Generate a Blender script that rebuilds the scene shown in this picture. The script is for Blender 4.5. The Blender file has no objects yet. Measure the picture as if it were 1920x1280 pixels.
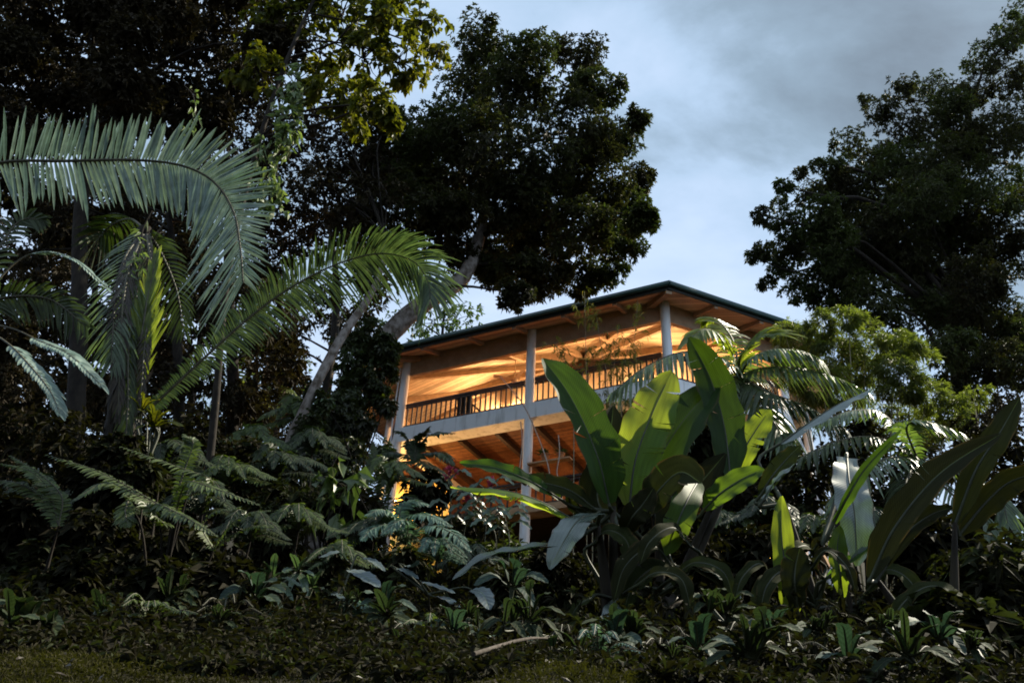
import bpy, math, random
import numpy as np

random.seed(7)
rng = np.random.default_rng(7)
SC = bpy.context.scene
COL = SC.collection
R = math.radians

# ------------------------------------------------------------------ camera
F = 1608.0                       # focal length in pixels of a 1920 wide frame
EYE = np.array([0.0, 0.0, 0.5])
_u = np.array([130.0, -2570.0, F]); _u /= np.linalg.norm(_u)
_z = np.array([0.0, 0.0, 1.0])
_fy = _z - _u * _u.dot(_z); _fy /= np.linalg.norm(_fy)
_fx = np.cross(_fy, _u)
ROT = np.array([_fx, _fy, _u])   # camera (x right, y down, z forward) -> world


def P(px, py, Y):
    """World point seen at photo position (px, py) that lies Y metres ahead of the camera."""
    r = ROT @ np.array([px - 960.0, py - 640.0, F])
    return EYE + r * (Y / r[1])


def PZ(px, py, Z):
    r = ROT @ np.array([px - 960.0, py - 640.0, F])
    return EYE + r * ((Z - EYE[2]) / r[2])


def mpp(p):
    """Metres covered by one photo pixel at world point p."""
    return float((ROT.T @ (np.asarray(p, float) - EYE))[2]) / F


def pix(p):
    c = ROT.T @ (np.asarray(p, float) - EYE)
    return c[0] / c[2] * F + 960.0, c[1] / c[2] * F + 640.0


def ground(x, y):
    x = np.asarray(x, float); y = np.asarray(y, float)
    h = np.where(y < 0, 0.16 * y, np.where(y < 44, 0.30 * y, np.where(y < 100, 13.2 + 0.42 * (y - 44), 36.7 + 0.1 * (y - 100))))
    h = h + 0.10 * np.sin(x * 0.7 + 1.3) * np.sin(y * 0.55) * np.clip(y / 6, 0, 1) + 0.03 * np.sin(x * 2.3 + y * 1.7)
    return h


cam = bpy.data.cameras.new('camera')
cam.sensor_width = 36.0
cam.lens = 36.0 * F / 1920.0
cam.clip_end = 3000.0
cam.clip_start = 0.05
cam_ob = bpy.data.objects.new('camera', cam)
COL.objects.link(cam_ob)
from mathutils import Matrix, Vector
_m = Matrix(((ROT[0][0], -ROT[0][1], -ROT[0][2], EYE[0]),
             (ROT[1][0], -ROT[1][1], -ROT[1][2], EYE[1]),
             (ROT[2][0], -ROT[2][1], -ROT[2][2], EYE[2]),
             (0, 0, 0, 1)))
cam_ob.matrix_world = _m
SC.camera = cam_ob

SC.view_settings.view_transform = 'Standard'
SC.view_settings.look = 'None'
SC.view_settings.gamma = 1.0
SC.view_settings.exposure = 0.8
SC.render.engine = 'CYCLES'
SC.cycles.max_bounces = 6
SC.cycles.diffuse_bounces = 3
SC.cycles.glossy_bounces = 2
SC.cycles.transmission_bounces = 4
SC.cycles.caustics_reflective = False
SC.cycles.caustics_refractive = False
SC.cycles.use_denoising = True
SC.cycles.filter_width = 1.8
SC.cycles.sample_clamp_indirect = 4.0

# ------------------------------------------------------------------ sky and sun
SUN_EL, SUN_AZ = R(47), R(60)        # azimuth measured clockwise from straight ahead (+Y)
world = bpy.data.worlds.new('World')
SC.world = world
world.use_nodes = True
nt = world.node_tree
nt.nodes.clear()
N = nt.nodes.new
out = N('ShaderNodeOutputWorld')
bg = N('ShaderNodeBackground')
sky = N('ShaderNodeTexSky')
sky.sky_type = 'NISHITA'
sky.sun_disc = False
sky.sun_elevation = SUN_EL
sky.sun_rotation = SUN_AZ
sky.air_density = 1.0
sky.dust_density = 0.6
tc = N('ShaderNodeTexCoord')
sep = N('ShaderNodeSeparateXYZ')
nt.links.new(tc.outputs['Generated'], sep.inputs[0])
zz = N('ShaderNodeMath'); zz.operation = 'MAXIMUM'; zz.inputs[1].default_value = 0.0
nt.links.new(sep.outputs[2], zz.inputs[0])
za = N('ShaderNodeMath'); za.operation = 'ADD'; za.inputs[1].default_value = 0.35
nt.links.new(zz.outputs[0], za.inputs[0])
dx = N('ShaderNodeMath'); dx.operation = 'DIVIDE'
dy = N('ShaderNodeMath'); dy.operation = 'DIVIDE'
nt.links.new(sep.outputs[0], dx.inputs[0]); nt.links.new(za.outputs[0], dx.inputs[1])
nt.links.new(sep.outputs[1], dy.inputs[0]); nt.links.new(za.outputs[0], dy.inputs[1])
cmb = N('ShaderNodeCombineXYZ')
nt.links.new(dx.outputs[0], cmb.inputs[0]); nt.links.new(dy.outputs[0], cmb.inputs[1])
mp = N('ShaderNodeMapping'); mp.inputs['Location'].default_value = (1.9, 0.4, 0.0)
mp.inputs['Rotation'].default_value = (0, 0, R(25)); mp.inputs['Scale'].default_value = (1.0, 1.9, 1.0)
nt.links.new(cmb.outputs[0], mp.inputs[0])
n1 = N('ShaderNodeTexNoise'); n1.inputs['Scale'].default_value = 2.3
n1.inputs['Detail'].default_value = 8.0; n1.inputs['Roughness'].default_value = 0.56
n1.inputs['Distortion'].default_value = 0.25
nt.links.new(mp.outputs[0], n1.inputs['Vector'])
# a broad bank of darker cloud high on the right: one direction-dependent gain on the overcast
bank = N('ShaderNodeVectorMath'); bank.operation = 'DOT_PRODUCT'
bank.inputs[1].default_value = (0.42, 0.46, 0.78)
nt.links.new(tc.outputs['Generated'], bank.inputs[0])
br = N('ShaderNodeMapRange'); br.inputs['From Min'].default_value = 0.86; br.inputs['From Max'].default_value = 1.0
br.inputs['To Min'].default_value = 0.0; br.inputs['To Max'].default_value = 0.25
br.interpolation_type = 'SMOOTHSTEP'
nt.links.new(bank.outputs['Value'], br.inputs['Value'])
sb = N('ShaderNodeMath'); sb.operation = 'SUBTRACT'
nt.links.new(n1.outputs['Fac'], sb.inputs[0]); nt.links.new(br.outputs[0], sb.inputs[1])
cr = N('ShaderNodeValToRGB')
e = cr.color_ramp.elements
e[0].position = 0.14; e[0].color = (0.095, 0.125, 0.155, 1)
e[1].position = 0.64; e[1].color = (0.33, 0.40, 0.515, 1)
x = e.new(0.30); x.color = (0.15, 0.205, 0.26, 1)
x = e.new(0.42); x.color = (0.235, 0.315, 0.415, 1)
x = e.new(0.53); x.color = (0.29, 0.365, 0.475, 1)
nt.links.new(sb.outputs[0], cr.inputs[0])
sk = N('ShaderNodeVectorMath'); sk.operation = 'SCALE'
nt.links.new(sky.outputs[0], sk.inputs[0]); sk.inputs['Scale'].default_value = 1.0
mixs = N('ShaderNodeMix'); mixs.data_type = 'RGBA'
mixs.inputs['Factor'].default_value = 0.94
cs = N('ShaderNodeVectorMath'); cs.operation = 'SCALE'; cs.inputs['Scale'].default_value = 10.5
nt.links.new(cr.outputs[0], cs.inputs[0])
nt.links.new(sk.outputs[0], mixs.inputs['A']); nt.links.new(cs.outputs[0], mixs.inputs['B'])
nt.links.new(mixs.outputs['Result'], bg.inputs['Color'])
bg.inputs['Strength'].default_value = 0.12
nt.links.new(bg.outputs[0], out.inputs[0])

sun = bpy.data.lights.new('sun', 'SUN')
sun.energy = 5.0
sun.angle = R(0.8)
sun.color = (1.0, 0.92, 0.74)
so = bpy.data.objects.new('sun', sun)
COL.objects.link(so)
sd = Vector((math.sin(SUN_AZ) * math.cos(SUN_EL), math.cos(SUN_AZ) * math.cos(SUN_EL), math.sin(SUN_EL)))
so.rotation_euler = sd.to_track_quat('Z', 'Y').to_euler()
so.location = (20, 30, 60)

# ------------------------------------------------------------------ materials


def newmat(name):
    m = bpy.data.materials.new(name)
    m.use_nodes = True
    t = m.node_tree
    return m, t, t.nodes['Principled BSDF'], t.nodes['Material Output']


def ramp(t, stops):
    r = t.nodes.new('ShaderNodeValToRGB')
    el = r.color_ramp.elements
    el[0].position = stops[0][0]; el[0].color = (*stops[0][1], 1)
    el[1].position = stops[-1][0]; el[1].color = (*stops[-1][1], 1)
    for p, c in stops[1:-1]:
        q = el.new(p); q.color = (*c, 1)
    return r


def leafmat(name, stops, rough=0.5, spec=0.35, trans=0.35, tgain=(1.6, 1.9, 0.5), vein=None, coat=0.0, tstops=None):
    """Leaf: glossy skin over a diffuse body that lets light through. 'tone' picks the leaf's own colour."""
    m, t, bs, o = newmat(name)
    L = t.links.new
    at = t.nodes.new('ShaderNodeAttribute'); at.attribute_name = 'tone'
    r = ramp(t, stops)
    L(at.outputs['Fac'], r.inputs[0])
    col = r.outputs[0]
    if vein:
        lu = t.nodes.new('ShaderNodeAttribute'); lu.attribute_name = 'luv'
        sp = t.nodes.new('ShaderNodeSeparateXYZ'); L(lu.outputs['Vector'], sp.inputs[0])
        ab = t.nodes.new('ShaderNodeMath'); ab.operation = 'ABSOLUTE'; L(sp.outputs[0], ab.inputs[0])
        a1 = t.nodes.new('ShaderNodeMath'); a1.operation = 'MULTIPLY'; a1.inputs[1].default_value = -vein * 0.09
        L(ab.outputs[0], a1.inputs[0])
        a2 = t.nodes.new('ShaderNodeMath'); a2.operation = 'MULTIPLY_ADD'; a2.inputs[1].default_value = vein
        L(sp.outputs[1], a2.inputs[0]); L(a1.outputs[0], a2.inputs[2])
        s = t.nodes.new('ShaderNodeMath'); s.operation = 'SINE'; L(a2.outputs[0], s.inputs[0])
        mr = t.nodes.new('ShaderNodeMapRange'); mr.inputs['From Min'].default_value = -1; mr.inputs['To Min'].default_value = 0.8; mr.inputs['To Max'].default_value = 1.08
        L(s.outputs[0], mr.inputs['Value'])
        nz = t.nodes.new('ShaderNodeTexNoise'); nz.inputs['Scale'].default_value = 5.0; nz.inputs['Detail'].default_value = 5
        L(lu.outputs['Vector'], nz.inputs['Vector'])
        mr2 = t.nodes.new('ShaderNodeMapRange'); mr2.inputs['From Min'].default_value = 0.3; mr2.inputs['From Max'].default_value = 0.7
        mr2.inputs['To Min'].default_value = 0.75; mr2.inputs['To Max'].default_value = 1.2
        L(nz.outputs['Fac'], mr2.inputs['Value'])
        mm = t.nodes.new('ShaderNodeMath'); mm.operation = 'MULTIPLY'; L(mr.outputs[0], mm.inputs[0]); L(mr2.outputs[0], mm.inputs[1])
        sc = t.nodes.new('ShaderNodeVectorMath'); sc.operation = 'SCALE'; L(col, sc.inputs[0]); L(mm.outputs[0], sc.inputs['Scale'])
        # pale midrib
        lt = t.nodes.new('ShaderNodeMapRange'); lt.inputs['From Min'].default_value = 0.02; lt.inputs['From Max'].default_value = 0.06
        lt.inputs['To Min'].default_value = 0.8; lt.inputs['To Max'].default_value = 0.0
        L(ab.outputs[0], lt.inputs['Value'])
        mx = t.nodes.new('ShaderNodeMix'); mx.data_type = 'RGBA'
        L(lt.outputs[0], mx.inputs['Factor']); L(sc.outputs[0], mx.inputs['A']); mx.inputs['B'].default_value = (0.13, 0.17, 0.05, 1)
        # browned edge flecks
        eg = t.nodes.new('ShaderNodeMapRange'); eg.inputs['From Min'].default_value = 1.46; eg.inputs['From Max'].default_value = 1.58
        ea = t.nodes.new('ShaderNodeMath'); ea.operation = 'ADD'; L(ab.outputs[0], ea.inputs[0]); L(nz.outputs['Fac'], ea.inputs[1])
        L(ea.outputs[0], eg.inputs['Value'])
        mx2 = t.nodes.new('ShaderNodeMix'); mx2.data_type = 'RGBA'
        L(eg.outputs[0], mx2.inputs['Factor']); L(mx.outputs['Result'], mx2.inputs['A']); mx2.inputs['B'].default_value = (0.09, 0.06, 0.025, 1)
        col = mx2.outputs['Result']
        bp = t.nodes.new('ShaderNodeBump'); bp.inputs['Strength'].default_value = 0.12; bp.inputs['Distance'].default_value = 0.006
        L(s.outputs[0], bp.inputs['Height']); L(bp.outputs[0], bs.inputs['Normal'])
    else:
        nz = t.nodes.new('ShaderNodeTexNoise'); nz.inputs['Scale'].default_value = 9.0; nz.inputs['Detail'].default_value = 3
        tcn = t.nodes.new('ShaderNodeTexCoord'); L(tcn.outputs['Object'], nz.inputs['Vector'])
        mr2 = t.nodes.new('ShaderNodeMapRange'); mr2.inputs['From Min'].default_value = 0.3; mr2.inputs['From Max'].default_value = 0.7
        mr2.inputs['To Min'].default_value = 0.7; mr2.inputs['To Max'].default_value = 1.3
        L(nz.outputs['Fac'], mr2.inputs['Value'])
        sc = t.nodes.new('ShaderNodeVectorMath'); sc.operation = 'SCALE'; L(col, sc.inputs[0]); L(mr2.outputs[0], sc.inputs['Scale'])
        col = sc.outputs[0]
    L(col, bs.inputs['Base Color'])
    bs.inputs['Roughness'].default_value = rough
    bs.inputs['Specular IOR Level'].default_value = spec
    if coat:
        bs.inputs['Coat Weight'].default_value = coat; bs.inputs['Coat Roughness'].default_value = 0.25
    tr = t.nodes.new('ShaderNodeBsdfTranslucent')
    if tstops:
        r2 = ramp(t, tstops); L(at.outputs['Fac'], r2.inputs[0])
        tm = t.nodes.new('ShaderNodeVectorMath'); tm.operation = 'SCALE'; L(r2.outputs[0], tm.inputs[0]); L(mm.outputs[0] if vein else mr2.outputs[0], tm.inputs['Scale'])
    else:
        tm = t.nodes.new('ShaderNodeVectorMath'); tm.operation = 'MULTIPLY'; tm.inputs[1].default_value = tgain
        L(col, tm.inputs[0])
    L(tm.outputs[0], tr.inputs['Color'])
    ms = t.nodes.new('ShaderNodeMixShader'); ms.inputs[0].default_value = trans
    L(bs.outputs[0], ms.inputs[1]); L(tr.outputs[0], ms.inputs[2]); L(ms.outputs[0], o.inputs['Surface'])
    return m


def surfmat(name, c1, c2, scale=4.0, rough=0.8, bump=0.3, spec=0.3, stretch=(1, 1, 1), detail=6, pos=(0.35, 0.65), dist=0.03, plank=None, plank_dir=None):
    m, t, bs, o = newmat(name)
    L = t.links.new
    tcn = t.nodes.new('ShaderNodeTexCoord')
    mp_ = t.nodes.new('ShaderNodeMapping'); mp_.inputs['Scale'].default_value = stretch
    L(tcn.outputs['Object'], mp_.inputs[0])
    nz = t.nodes.new('ShaderNodeTexNoise'); nz.inputs['Scale'].default_value = scale; nz.inputs['Detail'].default_value = detail
    nz.inputs['Roughness'].default_value = 0.6
    L(mp_.outputs[0], nz.inputs['Vector'])
    r = ramp(t, [(pos[0], c1), (pos[1], c2)])
    L(nz.outputs['Fac'], r.inputs[0])
    col = r.outputs[0]
    h = nz.outputs['Fac']
    if plank:
        d = t.nodes.new('ShaderNodeVectorMath'); d.operation = 'DOT_PRODUCT'; d.inputs[1].default_value = plank_dir
        L(tcn.outputs['Object'], d.inputs[0])
        q = t.nodes.new('ShaderNodeMath'); q.operation = 'DIVIDE'; q.inputs[1].default_value = plank
        L(d.outputs['Value'], q.inputs[0])
        fr = t.nodes.new('ShaderNodeMath'); fr.operation = 'FRACT'; L(q.outputs[0], fr.inputs[0])
        fl = t.nodes.new('ShaderNodeMath'); fl.operation = 'FLOOR'; L(q.outputs[0], fl.inputs[0])
        wn = t.nodes.new('ShaderNodeTexWhiteNoise'); wn.noise_dimensions = '1D'; L(fl.outputs[0], wn.inputs['W'])
        v = t.nodes.new('ShaderNodeMapRange'); v.inputs['To Min'].default_value = 0.65; v.inputs['To Max'].default_value = 1.25
        L(wn.outputs['Value'], v.inputs['Value'])
        gp = t.nodes.new('ShaderNodeMath'); gp.operation = 'LESS_THAN'; gp.inputs[1].default_value = 0.08
        L(fr.outputs[0], gp.inputs[0])
        gg = t.nodes.new('ShaderNodeMath'); gg.operation = 'MULTIPLY_ADD'; gg.inputs[1].default_value = -0.8; gg.inputs[2].default_value = 1.0
        L(gp.outputs[0], gg.inputs[0])
        k = t.nodes.new('ShaderNodeMath'); k.operation = 'MULTIPLY'; L(v.outputs[0], k.inputs[0]); L(gg.outputs[0], k.inputs[1])
        sc = t.nodes.new('ShaderNodeVectorMath'); sc.operation = 'SCALE'; L(col, sc.inputs[0]); L(k.outputs[0], sc.inputs['Scale'])
        col = sc.outputs[0]
    L(col, bs.inputs['Base Color'])
    bs.inputs['Roughness'].default_value = rough
    bs.inputs['Specular IOR Level'].default_value = spec
    if bump:
        bp = t.nodes.new('ShaderNodeBump'); bp.inputs['Strength'].default_value = bump; bp.inputs['Distance'].default_value = dist
        L(h, bp.inputs['Height']); L(bp.outputs[0], bs.inputs['Normal'])
    return m


def emat(name, c, s):
    m, t, bs, o = newmat(name)
    bs.inputs['Base Color'].default_value = (*c, 1)
    bs.inputs['Emission Color'].default_value = (*c, 1)
    bs.inputs['Emission Strength'].default_value = s
    return m


M = {}
M['crown_dark'] = leafmat('crown_dark', [(0, (0.034, 0.027, 0.014)), (0.6, (0.042, 0.042, 0.017)), (1, (0.060, 0.072, 0.024))], 0.55, 0.14, 0.28, (1.3, 1.7, 0.6))
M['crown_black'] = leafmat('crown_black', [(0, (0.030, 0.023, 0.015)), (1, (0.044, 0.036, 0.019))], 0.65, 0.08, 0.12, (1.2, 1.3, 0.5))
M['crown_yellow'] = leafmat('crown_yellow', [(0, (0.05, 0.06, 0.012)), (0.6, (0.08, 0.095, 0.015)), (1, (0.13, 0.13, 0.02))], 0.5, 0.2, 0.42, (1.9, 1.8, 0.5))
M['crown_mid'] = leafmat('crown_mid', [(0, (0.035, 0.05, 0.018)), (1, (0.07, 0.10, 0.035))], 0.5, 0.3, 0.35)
M['vine'] = leafmat('vine', [(0, (0.09, 0.13, 0.05)), (1, (0.22, 0.27, 0.12))], 0.5, 0.4, 0.3, (1.3, 1.5, 0.6))
M['ivy'] = leafmat('ivy', [(0, (0.03, 0.03, 0.014)), (0.75, (0.05, 0.06, 0.022)), (1, (0.09, 0.13, 0.06))], 0.42, 0.45, 0.25)
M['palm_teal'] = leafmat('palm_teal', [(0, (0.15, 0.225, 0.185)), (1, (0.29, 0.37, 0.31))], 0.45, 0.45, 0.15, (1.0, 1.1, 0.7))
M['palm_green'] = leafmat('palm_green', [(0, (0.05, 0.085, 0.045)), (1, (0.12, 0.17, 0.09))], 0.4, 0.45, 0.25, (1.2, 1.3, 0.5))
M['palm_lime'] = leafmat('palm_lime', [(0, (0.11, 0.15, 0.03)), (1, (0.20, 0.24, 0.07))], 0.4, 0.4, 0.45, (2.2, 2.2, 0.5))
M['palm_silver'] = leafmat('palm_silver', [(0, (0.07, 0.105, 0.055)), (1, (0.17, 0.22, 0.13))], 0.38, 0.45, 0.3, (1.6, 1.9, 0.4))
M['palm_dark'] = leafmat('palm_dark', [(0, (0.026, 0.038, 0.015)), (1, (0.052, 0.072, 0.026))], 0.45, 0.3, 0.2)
M['fern'] = leafmat('fern', [(0, (0.04, 0.062, 0.016)), (1, (0.11, 0.15, 0.042))], 0.45, 0.4, 0.3, (1.4, 1.5, 0.5))
M['fern_teal'] = leafmat('fern_teal', [(0, (0.06, 0.11, 0.075)), (1, (0.13, 0.22, 0.16))], 0.42, 0.45, 0.25, (1.2, 1.4, 0.8))
M['bamboo'] = leafmat('bamboo', [(0, (0.052, 0.064, 0.018)), (1, (0.125, 0.145, 0.045))], 0.5, 0.3, 0.45, (1.8, 2.0, 0.6))
M['banana'] = leafmat('banana', [(0, (0.022, 0.056, 0.007)), (0.5, (0.042, 0.098, 0.011)), (1, (0.075, 0.15, 0.02))], 0.5, 0.22, 0.5, vein=420, tstops=[(0, (0.035, 0.065, 0.004)), (0.5, (0.12, 0.24, 0.012)), (0.8, (0.46, 0.60, 0.03)), (1, (0.66, 0.80, 0.06))])  # high tone colours a leaf as if backlit, low tone as if shaded
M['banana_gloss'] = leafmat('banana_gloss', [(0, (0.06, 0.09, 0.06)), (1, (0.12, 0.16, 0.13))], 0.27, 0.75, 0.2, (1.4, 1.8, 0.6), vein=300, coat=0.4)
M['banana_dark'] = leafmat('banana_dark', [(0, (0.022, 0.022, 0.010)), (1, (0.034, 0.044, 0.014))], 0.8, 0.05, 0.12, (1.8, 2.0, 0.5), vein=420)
M['broad'] = leafmat('broad', [(0, (0.05, 0.085, 0.05)), (1, (0.11, 0.16, 0.10))], 0.33, 0.55, 0.2, (1.2, 1.5, 0.6), vein=60)
M['broad_blue'] = leafmat('broad_blue', [(0, (0.07, 0.10, 0.10)), (1, (0.15, 0.19, 0.19))], 0.36, 0.55, 0.15, (1.0, 1.2, 0.8), vein=60)
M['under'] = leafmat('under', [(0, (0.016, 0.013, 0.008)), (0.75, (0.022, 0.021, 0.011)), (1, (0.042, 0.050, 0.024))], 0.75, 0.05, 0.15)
M['litter'] = leafmat('litter', [(0, (0.03, 0.02, 0.013)), (0.85, (0.045, 0.034, 0.022)), (1, (0.09, 0.075, 0.06))], 0.55, 0.35, 0.05)
M['grass'] = leafmat('grass', [(0, (0.022, 0.020, 0.009)), (1, (0.05, 0.045, 0.015))], 0.7, 0.1, 0.2)
M['petal'] = leafmat('petal', [(0, (0.35, 0.05, 0.10)), (1, (0.5, 0.10, 0.16))], 0.5, 0.3, 0.3, (1.2, 0.8, 0.8))
M['bark'] = surfmat('bark', (0.045, 0.034, 0.026), (0.12, 0.10, 0.085), 6, 0.9, 0.7, 0.2, (1, 1, 0.5))
M['bark_pale'] = surfmat('bark_pale', (0.10, 0.075, 0.055), (0.29, 0.25, 0.22), 7, 0.85, 0.6, 0.25, (1, 1, 0.7), pos=(0.38, 0.6))
M['bark_dark'] = surfmat('bark_dark', (0.012, 0.009, 0.007), (0.034, 0.027, 0.020), 8, 0.9, 0.7, 0.2, (1, 1, 0.4))
M['stem_brown'] = surfmat('stem_brown', (0.018, 0.013, 0.009), (0.045, 0.035, 0.02), 6, 0.7, 0.3, 0.25, (1, 1, 0.2))
M['stalk'] = surfmat('stalk', (0.022, 0.026, 0.010), (0.05, 0.058, 0.022), 5, 0.55, 0.2, 0.4, (1, 1, 0.2))
M['rachis'] = surfmat('rachis', (0.05, 0.045, 0.028), (0.11, 0.10, 0.06), 9, 0.6, 0.2, 0.4)
M['culm'] = surfmat('culm', (0.14, 0.12, 0.06), (0.26, 0.22, 0.12), 9, 0.5, 0.2, 0.4)
M['string'] = surfmat('string', (0.35, 0.28, 0.22), (0.6, 0.5, 0.42), 20, 0.8, 0.2, 0.2)
M['soil'] = surfmat('soil', (0.012, 0.010, 0.006), (0.028, 0.024, 0.012), 3, 0.95, 0.8, 0.1, dist=0.05)
M['white_paint'] = surfmat('white_paint', (0.52, 0.51, 0.47), (0.86, 0.86, 0.85), 3.0, 0.55, 0.12, 0.4, (1, 1, 0.16), pos=(0.33, 0.5))
M['tan_paint'] = surfmat('tan_paint', (0.42, 0.29, 0.18), (0.54, 0.40, 0.27), 2.5, 0.7, 0.1, 0.3)
M['cream'] = surfmat('cream', (0.55, 0.46, 0.34), (0.66, 0.57, 0.43), 1.3, 0.75, 0.1, 0.3)
M['yellow_wall'] = surfmat('yellow_wall', (0.62, 0.45, 0.14), (0.72, 0.56, 0.22), 1.3, 0.75, 0.1, 0.3)
M['rail_wood'] = surfmat('rail_wood', (0.022, 0.014, 0.010), (0.045, 0.03, 0.02), 8, 0.5, 0.2, 0.4, (1, 1, 0.2))
M['dark_wood'] = surfmat('dark_wood', (0.03, 0.016, 0.010), (0.06, 0.032, 0.02), 8, 0.6, 0.2, 0.3)
M['orange_wood'] = surfmat('orange_wood', (0.42, 0.24, 0.12), (0.55, 0.34, 0.18), 5, 0.6, 0.2, 0.3)
M['green_metal'] = surfmat('green_metal', (0.015, 0.045, 0.038), (0.025, 0.075, 0.062), 3, 0.45, 0.1, 0.5)
M['dark_fascia'] = surfmat('dark_fascia', (0.018, 0.02, 0.016), (0.034, 0.034, 0.026), 4, 0.7, 0.15, 0.3)
M['roof'] = surfmat('roof', (0.02, 0.05, 0.042), (0.035, 0.075, 0.062), 3, 0.5, 0.2, 0.4)
M['terracotta'] = surfmat('terracotta', (0.42, 0.16, 0.06), (0.55, 0.24, 0.10), 6, 0.8, 0.2, 0.2)
M['bulb'] = emat('bulb', (1.0, 0.62, 0.28), 12.0)
M['fan_white'] = surfmat('fan_white', (0.45, 0.38, 0.28), (0.6, 0.5, 0.38), 4, 0.5, 0.1, 0.4)

# ------------------------------------------------------------------ mesh builder


class MB:
    def __init__(self):
        self.v, self.f, self.t, self.l, self.n = [], [], [], [], 0

    def add(self, v, f, tone=0.5, luv=None):
        v = np.asarray(v, float).reshape(-1, 3)
        f = np.asarray(f, int)
        self.v.append(v)
        self.f.append(f + self.n)
        self.t.append(np.broadcast_to(np.asarray(tone, float), (len(v),)).copy())
        self.l.append(np.zeros((len(v), 3)) if luv is None else np.asarray(luv, float).reshape(-1, 3))
        self.n += len(v)

    def build(self, name, mat, parent=None, smooth=False, origin=None):
        v = np.concatenate(self.v); t = np.concatenate(self.t); l = np.concatenate(self.l)
        me = bpy.data.meshes.new(name)
        if parent is not None:
            off = np.array(parent.matrix_world.translation) if origin is None else np.asarray(origin)
        else:
            off = np.array([v[:, 0].mean(), v[:, 1].mean(), v[:, 2].min()]) if origin is None else np.asarray(origin)
        v = v - off
        me.vertices.add(len(v)); me.vertices.foreach_set('co', v.astype(np.float32).ravel())
        idx = np.concatenate([f.ravel() for f in self.f])
        tot = np.concatenate([np.full(len(f), f.shape[1]) for f in self.f])
        st = np.concatenate([[0], np.cumsum(tot)[:-1]])
        me.loops.add(len(idx)); me.loops.foreach_set('vertex_index', idx.astype(np.int32))
        me.polygons.add(len(tot))
        me.polygons.foreach_set('loop_start', st.astype(np.int32))
        me.polygons.foreach_set('loop_total', tot.astype(np.int32))
        me.polygons.foreach_set('use_smooth', np.full(len(tot), bool(smooth)))
        a = me.attributes.new('tone', 'FLOAT', 'POINT'); a.data.foreach_set('value', t.astype(np.float32))
        a = me.attributes.new('luv', 'FLOAT_VECTOR', 'POINT'); a.data.foreach_set('vector', l.astype(np.float32).ravel())
        me.update(calc_edges=True)
        me.validate()
        me.materials.append(mat if not isinstance(mat, str) else M[mat])
        ob = bpy.data.objects.new(name, me)
        COL.objects.link(ob)
        if parent is not None:
            ob.parent = parent
        else:
            ob.location = off
        return ob


def tag(o, label=None, cat=None, group=None, kind=None):
    if label: o['label'] = label
    if cat: o['category'] = cat
    if group: o['group'] = group
    if kind: o['kind'] = kind
    return o


def empty(name, loc, label, cat, group=None):
    o = bpy.data.objects.new(name, None)
    COL.objects.link(o)
    o.location = tuple(float(c) for c in loc)
    o.empty_display_size = 0.2
    o.matrix_world = Matrix.Translation(o.location)
    return tag(o, label, cat, group)


def nrm(a):
    a = np.asarray(a, float)
    return a / np.maximum(np.linalg.norm(a, axis=-1, keepdims=True), 1e-9)


def curve(pts, n):
    """Catmull-Rom through pts, n samples."""
    p = np.asarray(pts, float)
    if len(p) == 2:
        t = np.linspace(0, 1, n)[:, None]
        return p[0] * (1 - t) + p[1] * t
    p = np.vstack([2 * p[0] - p[1], p, 2 * p[-1] - p[-2]])
    seg = len(p) - 3
    u = np.linspace(0, seg - 1e-6, n)
    i = u.astype(int); t = (u - i)[:, None]
    a, b, c, d = p[i], p[i + 1], p[i + 2], p[i + 3]
    return 0.5 * (2 * b + (c - a) * t + (2 * a - 5 * b + 4 * c - d) * t ** 2 + (3 * b - a - 3 * c + d) * t ** 3)


def tangents(c):
    return nrm(np.gradient(c, axis=0))


def tube(mb, pts, r, sides=7, n=None, rough=0.0, tone=0.5):
    c = curve(pts, n) if n else np.asarray(pts, float)
    k = len(c)
    rr = np.interp(np.linspace(0, 1, k), np.linspace(0, 1, len(r)), r) if np.ndim(r) else np.full(k, r)
    t = tangents(c)
    ref = np.array([0.0, 1.0, 0.0]) if abs(t[:, 1]).mean() < 0.8 else np.array([1.0, 0, 0])
    s = nrm(np.cross(t, ref)); b = np.cross(s, t)
    a = np.linspace(0, 2 * math.pi, sides, endpoint=False)
    ring = s[:, None, :] * np.cos(a)[None, :, None] + b[:, None, :] * np.sin(a)[None, :, None]
    q = rr[:, None, None]
    if rough:
        q = q * (1 + rough * rng.standard_normal((k, sides, 1)))
    v = (c[:, None, :] + ring * q).reshape(-1, 3)
    i = np.arange(k - 1)[:, None] * sides; j = np.arange(sides)[None, :]; j2 = (j + 1) % sides
    f = np.stack([i + j, i + j2, i + sides + j2, i + sides + j], -1).reshape(-1, 4)
    mb.add(v, f, tone)
    # caps
    for ring_i, flip in ((0, 1), (k - 1, 0)):
        base = len(mb.v[-1])
        cv = np.vstack([v[ring_i * sides:(ring_i + 1) * sides], c[ring_i]])
        jj = np.arange(sides)
        fc = np.stack([jj, (jj + 1) % sides, np.full(sides, sides)], -1)
        if flip: fc = fc[:, ::-1]
        mb.add(cv, fc, tone)


def box(mb, o, ax, ay, az):
    """Box from corner o with edge vectors."""
    o, ax, ay, az = (np.asarray(a, float) for a in (o, ax, ay, az))
    v = [o, o + ax, o + ax + ay, o + ay, o + az, o + ax + az, o + ax + ay + az, o + ay + az]
    f = [(0, 3, 2, 1), (4, 5, 6, 7), (0, 1, 5, 4), (1, 2, 6, 5), (2, 3, 7, 6), (3, 0, 4, 7)]
    mb.add(v, f)


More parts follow.
